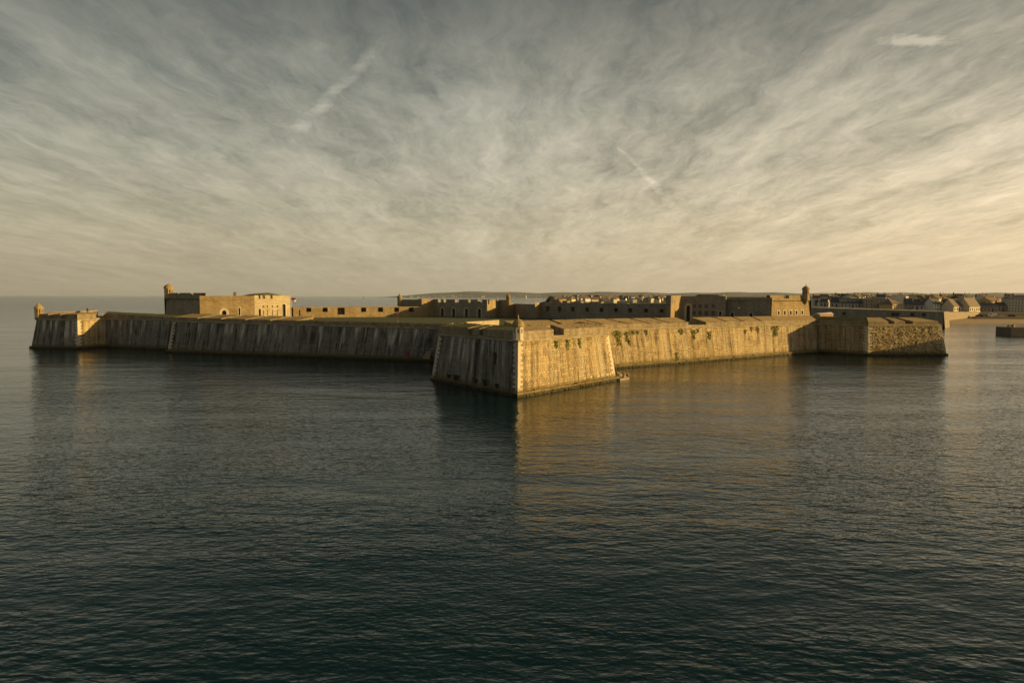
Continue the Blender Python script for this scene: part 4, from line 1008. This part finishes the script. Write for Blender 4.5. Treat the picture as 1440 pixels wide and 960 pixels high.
ap = H('apartment_block', 'grey apartment block with tall window bays at the right edge', 1419, 1449, 440, 419.5, 416.5, 470, -12, 10, 'render_grey', 'slate', rows=5, cols=8, hip=.25, chim=2, cat='building')
# skyline of roofs farther up the slope
def sky_place(px):
    for lim, t_ in ((1160, 'next to the sunlit keep end'), (1172, 'above the narrow grey gabled house'), (1184, 'above the pale grey house'), (1199, 'above the left of the dormered row'), (1215, 'above the right of the dormered row'),
                    (1228, 'above the brown stone block house'), (1251, 'above the grey terrace'), (1272, 'above the ochre hipped house'), (1297, 'above the pale grey gable'), (1310, 'left of the white dormered house'),
                    (1327, 'above the white dormered house'), (1338, 'above the dark gable'), (1358, 'above the left cream house'), (1382, 'above the right cream house'), (1400, 'right of the church spire'), (1419, 'left of the apartment block')):
        if px < lim: return t_
    return 'behind the apartment block'
rnd = random.Random(11)
kinds = [('render_cream', 'slate_warm', 'cream'), ('town_stone', 'slate', 'brown stone'), ('render_ochre', 'slate_warm', 'ochre'), ('render_grey', 'slate', 'grey'), ('render_white', 'tile', 'white')]
for k in range(58):
    px = 1146 + (k * 5.35) + rnd.uniform(-2, 2); Y = rnd.choice((520, 560, 610, 680)) + rnd.uniform(-15, 15)
    wl, rf, cn = kinds[rnd.randrange(5)]; wpx = rnd.uniform(8, 15); a = rnd.choice((-25, 14, 20, 28, 35))
    yr = rnd.uniform(413.2, 417.2); ye = yr + rnd.uniform(3, 5)
    H('house', f'small {cn} skyline house {sky_place(px)}', px - wpx / 2, px + wpx / 2, ye + 7, ye, yr, Y, a, 8, wl, rf, rows=1, cols=3, chim=rnd.randrange(3), group=f'{cn} skyline houses', detail=(k % 2 == 0))
# church spire
c = P(1385, 520); chs = thing('church_tower', 'dark church tower with a short pointed spire on the skyline', 'church', at2(c, 6))
m = MB(); m.box((c.x, c.y, 4), (4.5, 4.5, zp(1385, 419, 520) - 4), .3); m.build('tower', 'town_stone', chs)
m = MB(); zt_ = zp(1385, 419, 520); m.lathe(at2(c, zt_), [(3.2, 0), (2.6, .5), (1.0, 2.2), (.05, zp(1385, 412.6, 520) - zt_)], 8); m.build('spire', 'slate', chs)

# ------------------------------------------------------------------ trees
def tree_proto(seed, h):
    rnd = random.Random(seed); tr_ = MB(); tr_.lathe((0, 0, -3.5), [(.42, 0), (.28, 3.5 + h * .35), (.12, 3.5 + h * .75), (.03, 3.5 + h * .9)], 7)
    for k in range(5):
        a = rnd.uniform(0, 6.28); z0 = h * rnd.uniform(.3, .55); L = h * .3
        p, q = Vector((0, 0, z0)), Vector((math.cos(a) * L, math.sin(a) * L, z0 + L * .8)); s = .09
        tr_.hexa([p + Vector((-s, -s, 0)), p + Vector((s, -s, 0)), p + Vector((s, s, 0)), p + Vector((-s, s, 0))], [q + Vector((-.03, -.03, 0)), q + Vector((.03, -.03, 0)), q + Vector((.03, .03, 0)), q + Vector((-.03, .03, 0))])
    cr = MB(); blobs = [(Vector((rnd.gauss(0, h * .17), rnd.gauss(0, h * .17), h * rnd.uniform(.42, .88))), h * rnd.uniform(.12, .2)) for _ in range(11)]
    for b_, r in blobs:
        for _ in range(46):
            d = Vector((rnd.gauss(0, 1), rnd.gauss(0, 1), rnd.gauss(0, 1))).normalized() * r * rnd.uniform(.55, 1.1); p = b_ + d
            u = Vector((rnd.gauss(0, 1), rnd.gauss(0, 1), rnd.gauss(0, 1))).normalized(); v = u.orthogonal(); s = h * rnd.uniform(.025, .05)
            cr.face([p + u * s, p + v * s * .8, p - u * s, p - v * s * .8])
    return mesh('trunk', tr_.V, tr_.F, 'bark', tr_.I, tr_.U), mesh('crown', cr.V, cr.F, 'leaf', cr.I, cr.U)
TP = [tree_proto(s, 9.0) for s in (1, 2, 3)]
for k, (px, Y, yt, lab) in enumerate(((1175, 560, 412.8, 'dark tree on the skyline above the tall slate roof'), (1180, 575, 412.3, 'second dark tree on the skyline above the tall slate roof'),
        (1192, 590, 413.4, 'dark tree behind the long row of white dormers'), (1206, 560, 414, 'dark tree behind the right end of the dormered row'), (1163, 600, 414.5, 'dark tree farthest left on the town skyline'),
        (1262, 540, 414.6, 'tree rising behind the ochre house'), (1266, 620, 413.8, 'small tree behind the ochre roof ridge'), (1287, 500, 419.6, 'dark tree behind the pale grey gable'),
        (1293, 498, 420.2, 'bushy tree right of the pale grey gable'), (1415, 500, 419.5, 'dark tree between the yellow row and the apartment block'), (1418, 492, 424, 'lower tree beside the left wall of the apartment block'),
        (1409, 497, 427, 'round tree below the yellow house row'), (1384, 490, 424, 'dark tree at the foot of the church tower'), (1232, 600, 413.6, 'tree above the grey terrace roof'), (1340, 520, 414.0, 'tree above the left cream house'),
        (1147, 540, 420.5, 'low tree just right of the sunlit keep end'))):
    c = P(px, Y); zt_ = zp(px, yt, Y); g = 5.6 + max(0, (Y - 500) / 400 * 6.9); hh = max(5, zt_ - g)
    t = thing('tree', lab, 'tree', (c.x, c.y, g), 'trees among the town houses'); t.scale = (hh / 9.0 * .8,) * 2 + (hh / 9.0,); t.rotation_euler = (0, 0, k * 1.3)
    link('trunk', TP[k % 3][0], t); link('crown', TP[k % 3][1], t)

# ------------------------------------------------------------------ vehicles on the quay
def vehicle(name, label, loc, rot, L, W, prof, wins, body, cat, tail=None):
    t = thing(name, label, cat, loc, None, rot); m = MB(); n = len(prof); lf = [(x, -W / 2, z) for x, z in prof]; rt = [(x, W / 2, z) for x, z in prof]
    m.face(lf); m.face(rt[::-1])
    for k in range(n): j = (k + 1) % n; m.face([lf[k], lf[j], rt[j], rt[k]])
    link('body', mesh('body', m.V, m.F, body, m.I, m.U), t)
    for k, q in enumerate(wins):
        m = MB()
        for s in (-1, 1): m.face([(x, s * (W / 2 + .012), z) for x, z in q])
        link('side_window', mesh('side_window', m.V, m.F, 'glass', m.I, m.U), t)
    for x in (-L * .31, L * .31):
        for s in (-1, 1):
            m = MB(); rr_ = .32
            pts = [(x + rr_ * math.cos(a * math.pi / 7), rr_ + rr_ * math.sin(a * math.pi / 7)) for a in range(14)]
            a_ = [(p[0], s * (W / 2 - .16), p[1]) for p in pts]; b_ = [(p[0], s * (W / 2 + .03), p[1]) for p in pts]
            m.face(a_); m.face(b_)
            for k in range(14): j = (k + 1) % 14; m.face([a_[k], a_[j], b_[j], b_[k]])
            link('wheel', mesh('wheel', m.V, m.F, 'rubber', m.I, m.U), t)
    if tail:
        m = MB(); m.box((L / 2 + .02, 0, .5), (.06, W * .9, 1.4)); link('tail_panel', mesh('tail_panel', m.V, m.F, tail, m.I, m.U), t)
    return t
VAN = [(-2.6, .35), (2.6, .35), (2.6, 2.25), (2.5, 2.35), (-1.2, 2.35), (-1.9, 1.45), (-2.6, 1.2)]
CAR = [(-2.0, .3), (2.0, .3), (2.05, .85), (1.5, .98), (.9, 1.45), (-.6, 1.45), (-1.2, .98), (-2.0, .85)]
c = P(1394.5, 438); vehicle('parked_van', 'white van with a red rear parked on the quay by the beach', at2(c, 3.2), RAD(-12), 5.2, 2.0, VAN, [[(-1.75, 1.45), (-.6, 1.45), (-.6, 2.1), (-1.2, 2.1)]], 'white', 'van', 'red')
for px, col, lab in ((1383.5, 'steel', 'grey car parked on the quay left of the white van'), (1376.5, 'rubber', 'black car at the left end of the quay parking'), (1406, 'steel', 'grey car parked on the quay right of the white van'), (1422, 'rubber', 'dark car parked below the apartment block')):
    c = P(px, 439); vehicle('parked_car', lab, at2(c, 3.2), RAD(random.uniform(-8, 8)), 4.1, 1.75, CAR, [[(-1.0, 1.0), (.95, 1.0), (.8, 1.38), (-.55, 1.38)]], col, 'car')

# ------------------------------------------------------------------ far town and hills across the bay
m = MB(); NX, NY = 26, 5
def far_z(px, Y):
    e = min(1, max(0, (px - 763) / 30)); return e * (4.5 + (Y - 1060) / 700 * 11.0) - .5
grid = {}
for i in range(NX):
    for j in range(NY):
        px, Y = 760 + i * 17, 1050 + j * 190; p = P(px, Y); grid[i, j] = (p.x, p.y, -0.8 if j == 0 else far_z(px, Y))
for i in range(NX - 1):
    for j in range(NY - 1): m.face([grid[i, j], grid[i + 1, j], grid[i + 1, j + 1], grid[i, j + 1]])
m.build('far_shore', 'land', kind='structure')
rnd = random.Random(23)
for k in range(74):
    px = 776 + k * 2.25 + rnd.uniform(-1.5, 1.5); Y = rnd.uniform(1150, 1500); wl, rf, cn = kinds[rnd.choice((0, 0, 1, 2, 3, 4, 4))]
    p = P(px, Y); a = rnd.choice((-30, 15, 25, 35, 40)); w = rnd.uniform(7, 13)
    house('house', f'tiny {cn} house in the far town above the {["leftmost", "second", "third", "fourth", "fifth", "sixth", "seventh", "rightmost"][min(7, int((px - 774) / 20.5))]} embrasure of the gun wall', (p.x, p.y, far_z(px, Y)), RAD(a), w, 7.5, rnd.uniform(3, 6), rnd.uniform(2.2, 3.6), wl, rf, chim=rnd.randrange(2), found=3, group=f'tiny {cn} far houses', detail=False)
# wooded point
m = MB(); rnd = random.Random(5)
for _ in range(2600):
    px = 768 + abs(rnd.gauss(0, 13)); Y = 1500 + rnd.uniform(-20, 20); p = P(px, Y); top = 17.5 * max(.25, 1 - (px - 768) / 60) * min(1, (px - 766) / 6)
    q = Vector((p.x, p.y, rnd.uniform(2, top))); u = Vector((rnd.gauss(0, 1), rnd.gauss(0, 1), rnd.gauss(0, 1))).normalized(); v = u.orthogonal(); s = rnd.uniform(.5, 1.1)
    m.face([q + u * s, q + v * s, q - u * s, q - v * s])
tag(m.build('far_wood', 'leaf', kind='stuff'), 'dark wooded point at the left end of the far town', 'wood')
# hazy far hills
m = MB(); NX = 60; rows = []
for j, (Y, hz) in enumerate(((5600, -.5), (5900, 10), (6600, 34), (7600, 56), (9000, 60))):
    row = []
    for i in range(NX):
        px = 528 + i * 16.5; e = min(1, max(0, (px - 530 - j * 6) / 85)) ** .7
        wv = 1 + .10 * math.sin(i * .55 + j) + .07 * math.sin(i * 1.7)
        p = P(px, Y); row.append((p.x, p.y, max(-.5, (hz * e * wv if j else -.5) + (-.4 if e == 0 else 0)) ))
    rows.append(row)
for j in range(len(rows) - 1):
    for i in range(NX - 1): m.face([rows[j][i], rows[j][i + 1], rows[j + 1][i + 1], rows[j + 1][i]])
m.build('far_hills', 'hazed_hill', kind='structure', smooth=True)
m = MB(); rnd = random.Random(9)
for _ in range(150):
    px = rnd.choice((rnd.gauss(585, 22), rnd.gauss(640, 30), rnd.uniform(560, 930), rnd.uniform(640, 760))); Y = rnd.uniform(5750, 6500); p = P(px, Y)
    e = min(1, max(0, (px - 545) / 85)) ** .7
    if e < .15: continue
    z = e * (8 + (Y - 5900) / 700 * 18) - 3; m.box((p.x, p.y, max(0, z)), (rnd.uniform(7, 15), 9, rnd.uniform(5, 10)), rnd.uniform(-.3, .9))
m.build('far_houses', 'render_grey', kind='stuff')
c = P(739.5, 5580); lh = thing('lighthouse', 'tiny white lighthouse on the far hazy shore', 'lighthouse', at2(c, 0))
m = MB(); m.lathe(at2(c, -.5), [(4.2, 0), (3.2, 22), (3.8, 22.3), (3.8, 23)], 12); m.build('tower', 'white', lh)
m = MB(); m.lathe(at2(c, 22.6), [(2.0, 0), (2.0, 3), (2.3, 3.1), (.1, 5.5)], 12); m.build('lantern', 'red', lh)
def sailboat(px, Y, label, s):
    c = P(px, Y); t = thing('sailboat', label, 'sailboat', at2(c, 0)); 
    m = MB(); pr_ = [(-4, .1), (-3.2, -.9), (0, -1.25), (3, -.8), (4.8, 0), (3, .8), (0, 1.25), (-3.2, .9)]
    m.hexa([(c.x - 3.4 * s, c.y - .7 * s, -.3), (c.x + 3.4 * s, c.y - .5 * s, -.3), (c.x + 3.4 * s, c.y + .5 * s, -.3), (c.x - 3.4 * s, c.y + .7 * s, -.3)],
           [(c.x - 4 * s, c.y - 1.2 * s, 1.1 * s), (c.x + 4.6 * s, c.y - .2 * s, 1.3 * s), (c.x + 4.6 * s, c.y + .2 * s, 1.3 * s), (c.x - 4 * s, c.y + 1.2 * s, 1.1 * s)]); m.build('hull', 'white', t)
    m = MB(); m.lathe(at2(c, 1 * s), [(.1 * s, 0), (.05 * s, 11 * s)], 6); m.build('mast', 'steel', t)
    m = MB(); m.face([(c.x - .1, c.y, 2 * s), (c.x - 3.6 * s, c.y + .4, 2.2 * s), (c.x - .1, c.y, 11.8 * s)]); m.build('mainsail', 'white', t)
    m = MB(); m.face([(c.x + .15, c.y, 10 * s), (c.x + 4.2 * s, c.y - .4, 1.8 * s), (c.x + .4, c.y + .3, 2.2 * s)]); m.build('jib', 'white', t)
sailboat(511.5, 4200, 'tiny white sailing boat far off on the left horizon', 1.1)

# ------------------------------------------------------------------ ivy, weeds and rocks on the outer walls
def clump(name, label, i, px, z, w, h, n, mat, seed, group, cat='plant'):
    rnd = random.Random(seed); a, b, ta, tb = PTS[i], PTS[i + 1], TOP[i], TOP[i + 1]; s = s_px(lerp(a, ta, z / 8.4), lerp(b, tb, z / 8.4), px); nn_ = nrm(a, b); t_ = (b - a).normalized()
    m = MB(); sz = .16
    org = lerp(lerp(a, b, s), lerp(ta, tb, s), z / lerp(ZC[i], ZC[i + 1], s))
    for _ in range(int(n * 1.7)):
        f = rnd.random() ** 1.15; zz_ = z - f * h; wd = 1.7 * w * (1 - .5 * f) * (.7 + .3 * math.sin(f * 9 + seed))
        u = rnd.gauss(0, .38) * wd; p0 = lerp(lerp(a, b, s), lerp(ta, tb, s), zz_ / lerp(ZC[i], ZC[i + 1], s)) + t_ * u + nn_ * rnd.uniform(.08, .08 + .28 * (1 - f))
        p = Vector((p0.x, p0.y, zz_)); q = sz * rnd.uniform(.6, 1.3); d = Vector((rnd.gauss(0, .6) + nn_.x, rnd.gauss(0, .6) + nn_.y, rnd.gauss(.2, .6))).normalized(); e = d.orthogonal().normalized(); g = d.cross(e)
        m.face([p + e * q, p + g * q * .7, p - e * q, p - g * q * .7])
    V_ = [v - Vector(at2(org, z)) for v in m.V]
    o = link(name, mesh(name, V_, m.F, mat, m.I, m.U)); o.location = at2(org, z)
    return tag(o, label, cat, group)
GI = 'ivy on the sunlit curtain wall'
iv = [(867.5, 8.2, 1.3, 3.2, 190, 'large ivy hanging in the corner beside the central bastion'), (880.5, 7.9, 1.0, 2.2, 110, 'ivy hanging second from the corner beside the central bastion'), (890, 8.1, .4, .9, 30, 'small ivy tuft third from the central bastion corner'),
      (896.5, 8.1, .5, .8, 30, 'small ivy tuft fourth from the central bastion corner'), (908, 8.1, .7, 1.3, 50, 'ivy fifth from the central bastion corner'), (957.5, 8.0, 1.1, 1.2, 90, 'broad ivy tuft under the gate ramp opening'),
      (975, 7.7, 1.0, 2.2, 110, 'long ivy right of the gate ramp opening'), (981, 8.0, .4, .8, 30, 'small tuft just right of the long ivy below the gate ramp'), (997.5, 7.2, .9, 1.9, 80, 'ivy halfway along the right part of the sunlit curtain'),
      (951.5, 2.6, 1.0, 1.9, 70, 'ivy growing low near the water on the sunlit curtain'), (1056.5, 7.9, .6, 1.2, 50, 'ivy above the water between the last two parapet slits'), (1065.5, 7.9, .8, 1.6, 70, 'ivy below the last parapet slit'),
      (1048, 7.2, .5, .9, 30, 'small tuft left of the last ivy on the sunlit curtain'), (1090, 7.9, 1.6, 2.6, 220, 'dense ivy at the edge of the shadow on the sunlit curtain'), (885, 6.0, .6, 1.2, 40, 'dark tuft below the second ivy near the bastion')]
for k, (px, z, w, h, n, lab) in enumerate(iv): clump('ivy', lab, 10, px, z, w, h, n, 'ivy', 100 + k, GI)
for k, (px, z, w, h, n, lab) in enumerate(((781.5, 8.3, .7, 1.3, 60, 'green tuft under the embrasure of the sunlit bastion face'), (797.5, 8.3, .7, 1.7, 70, 'green tuft second from the sentry box on the sunlit bastion face'), (814, 8.3, .6, 1.6, 60, 'green tuft nearest the right edge of the sunlit bastion face'))):
    clump('moss_tuft', lab, 8, px, z, w, h, n, 'ivy', 140 + k, 'tufts on the sunlit bastion face')
for k, (px, z, w, h, n, lab) in enumerate(((632, 1.6, .8, .6, 40, 'dark weed low on the shaded bastion face, leftmost'), (642, 1.7, .85, .8, 170, 'dark weed low on the shaded bastion face, second from left'), (670, 1.7, .9, .7, 40, 'dark weed low on the shaded bastion face, third from left'), (683, 1.9, 1.3, 1.1, 70, 'dark weed low on the shaded bastion face, fourth from left'), (700, 1.5, .8, .7, 40, 'dark weed low on the shaded bastion face, nearest the point'), (698, 6.6, .5, 2.0, 50, 'dark weed high on the shaded bastion face'))):
    clump('weed', lab, 7, px, z, w, h, n, 'weed', 263 + k, 'weeds on the shaded bastion face')
def rock(px, py, s, seed, label):
    rnd = random.Random(seed); p = G(px, py, .55); bm = bmesh.new(); bmesh.ops.create_icosphere(bm, subdivisions=2, radius=1)
    pl_ = [(Vector((rnd.gauss(0, 1), rnd.gauss(0, 1), rnd.gauss(0, 1))).normalized(), rnd.uniform(.55, .8)) for _ in range(9)]
    for v in bm.verts:
        for d_, k in pl_:
            e = v.co.dot(d_)
            if e > k: v.co -= d_ * (e - k)
        v.co = Vector((v.co.x * s, v.co.y * s * .8, v.co.z * s * .75))
    me = bpy.data.meshes.new('rock'); bm.to_mesh(me); bm.free(); me.materials.append(M['rock'])
    o = link('rock', me); o.location = p; o.rotation_euler = (rnd.random(), rnd.random(), rnd.random() * 6)
    tag(o, label, 'rock', 'rocks at the foot of the central bastion')
for k, (px, py, s, lab) in enumerate(((868, 524.5, .5, 'pale rock touching the right corner of the central bastion'), (871.5, 527.5, .65, 'yellow rock in front on the ledge by the bastion corner'), (874, 525.5, .45, 'dark rock in the middle of the ledge heap'), (877, 525.8, .6, 'slanting rock behind the middle of the ledge heap'),
        (878, 529.3, .55, 'low wet rock at the front edge of the ledge'), (882, 527, .55, 'upright pale rock at the outer tip of the ledge'), (868, 529.5, .5, 'rock in the front left of the ledge heap'))): rock(px, py, s, 300 + k, lab)
lg = [G(864, 535), G(872, 535.3), G(885, 533), G(884.5, 529.5), G(872, 524)]
m = MB(); m.prism([(p.x, p.y) for p in lg], -1, .38); lo = m.build('stone_ledge', 'rock'); tag(lo, 'low stone ledge in the water carrying the rock heap', 'ledge')

rnd = random.Random(77); m = MB()
for q in TOPS:
    if q[0].y > 300 or q[0].x > 145: continue
    green = getattr(q[4], 'top_name', '') in ('turf', 'grass')
    ar = ((q[1] - q[0]).cross(q[2] - q[0]).length + (q[2] - q[0]).cross(q[3] - q[0]).length) / 2
    for _ in range(int(ar * (2.0 if green else .5))):
        a_, b_ = rnd.random(), rnd.random()
        if rnd.random() < .35: b_ = rnd.choice((.01, .99))
        p = lerp(lerp(q[0], q[1], a_), lerp(q[3], q[2], a_), b_)
        if math.sin(p.x * .55) + math.sin(p.y * .8 + p.x * .3) < rnd.uniform(-1.6, 1.2): continue
        h_, w_, t_ = rnd.uniform(.04, .16), rnd.uniform(.06, .18), rnd.uniform(0, 3.14)
        d_ = Vector((math.cos(t_), math.sin(t_), 0)) * w_; e_ = Vector((-d_.y, d_.x, 0)); lean = Vector((rnd.uniform(-.1, .1), rnd.uniform(-.1, .1), h_))
        for g_ in (d_, e_): m.face([p - g_, p + g_, p + g_ * .5 + lean, p - g_ * .6 + lean])
tag(m.build('grass_tufts', 'turf', kind='stuff'), 'tufts of dry grass along the rampart tops', 'grass')
m = MB()
for i in (1, 2, 3, 5, 7, 8, 10, 11, 12):
    a_, b_ = PTS[i], PTS[i + 1]; n_ = nrm(a_, b_); L_ = (b_ - a_).length; off_ = {5: .72, 8: .77, 10: .62, 7: .3}.get(i, .4)
    for _ in range(int(L_ * 7)):
        s_ = rnd.uniform(.01, .99); p = lerp(a_, b_, s_) + n_ * (off_ + rnd.uniform(-.02, .12)); t_ = (b_ - a_).normalized()
        z_ = rnd.random() ** 2 * .42; w_ = rnd.uniform(.08, .3); P3 = Vector((p.x, p.y, z_)); T3 = Vector((t_.x, t_.y, 0)) * w_
        dn = Vector((n_.x * .1, n_.y * .1, -rnd.uniform(.12, .35)))
        m.face([P3 - T3, P3 + T3, P3 + T3 * .6 + dn, P3 - T3 * .7 + dn])
tag(m.build('seaweed', 'weed', kind='stuff'), 'dark seaweed fringe along the tide line of the walls', 'seaweed')

# ------------------------------------------------------------------ a person on the left bastion
def person(loc, rot, label):
    me = bpy.data.meshes.new('person')
    J = [((0, 0, .95), .15), ((0, 0, 1.15), .14), ((0, .01, 1.38), .17), ((0, 0, 1.5), .06), ((0, -.01, 1.62), .10), ((0, 0, 1.74), .085),
         ((.10, 0, .88), .10), ((.11, -.02, .5), .065), ((.11, 0, .08), .05), ((.11, -.14, .03), .04), ((-.10, 0, .88), .10), ((-.12, .05, .5), .065), ((-.12, .08, .08), .05), ((-.12, -.06, .03), .04),
         ((.2, 0, 1.40), .06), ((.25, .02, 1.12), .05), ((.24, -.14, .9), .038), ((.24, -.2, .82), .04), ((-.2, 0, 1.40), .06), ((-.25, .02, 1.12), .05), ((-.24, -.14, .9), .038), ((-.24, -.2, .82), .04)]
    E = [(0, 1), (1, 2), (2, 3), (3, 4), (4, 5), (0, 6), (6, 7), (7, 8), (8, 9), (0, 10), (10, 11), (11, 12), (12, 13), (2, 14), (14, 15), (15, 16), (16, 17), (2, 18), (18, 19), (19, 20), (20, 21)]
    me.from_pydata([j[0] for j in J], E, []); me.materials.append(M['cloth'])
    o = link('person', me); o.location = loc; o.rotation_euler = (0, 0, rot)
    md = o.modifiers.new('skin', 'SKIN'); 
    if not me.skin_vertices: me.attributes.new  # layer is made by the modifier below
    bm = bmesh.new(); bm.from_mesh(me); sl = bm.verts.layers.skin.verify(); bm.verts.ensure_lookup_table()
    for v, (p, r) in zip(bm.verts, J): v[sl].radius = (r, r); v[sl].use_root = (v.index == 0)
    bm.to_mesh(me); bm.free()
    o.modifiers.new('sub', 'SUBSURF').levels = 1
    return tag(o, label, 'person')
c = lerp(offs_top(2, .06), offs_top(3, .06), s_px(offs_top(2, .06), offs_top(3, .06), 128)) - nrm(L1, L2) * 1.4
person((c.x, c.y, ZC[2] + ZF[2] + .12), RAD(20), 'person in dark clothes standing on top of the left bastion')

# ------------------------------------------------------------------ unseen block added off to the right to shade the right bastion's foot
rv = thing('shadow_block', 'unseen stone block added to shade the foot of the rubble bastion', 'wall', (150, 180, 0))
m = MB(); b4 = [(149, 172), (170, 168), (176, 190), (150, 196)]; t4 = [(150.5, 173.5), (168.5, 170), (174, 188.6), (151.5, 194)]
m.hexa([(*p, -1.5) for p in b4], [(*p, 10.4) for p in t4], 0, mtop=1); m.build('scarp', ['ashlar', 'earth_top'], rv)

# ------------------------------------------------------------------ haze over the bay
m = MB(); HB = 20500
m.hexa([(-HB, -700, -2.6), (HB, -700, -2.6), (HB, HB, -2.6), (-HB, HB, -2.6)], [(-HB, -700, 74), (HB, -700, 74), (HB, HB, 74), (-HB, HB, 74)])
hz = m.build('haze', 'white', kind='stuff')
hm = bpy.data.materials.new('haze_air'); hm.use_nodes = True; ht = hm.node_tree; ht.nodes.clear()
pv_ = NN(ht, 'ShaderNodeVolumePrincipled', {'Color': (0.74, 0.87, 1.0, 1), 'Density': 0.000014, 'Anisotropy': 0.2})
NN(ht, 'ShaderNodeOutputMaterial', {'Volume': pv_.outputs[0]})
hz.data.materials.clear(); hz.data.materials.append(hm)
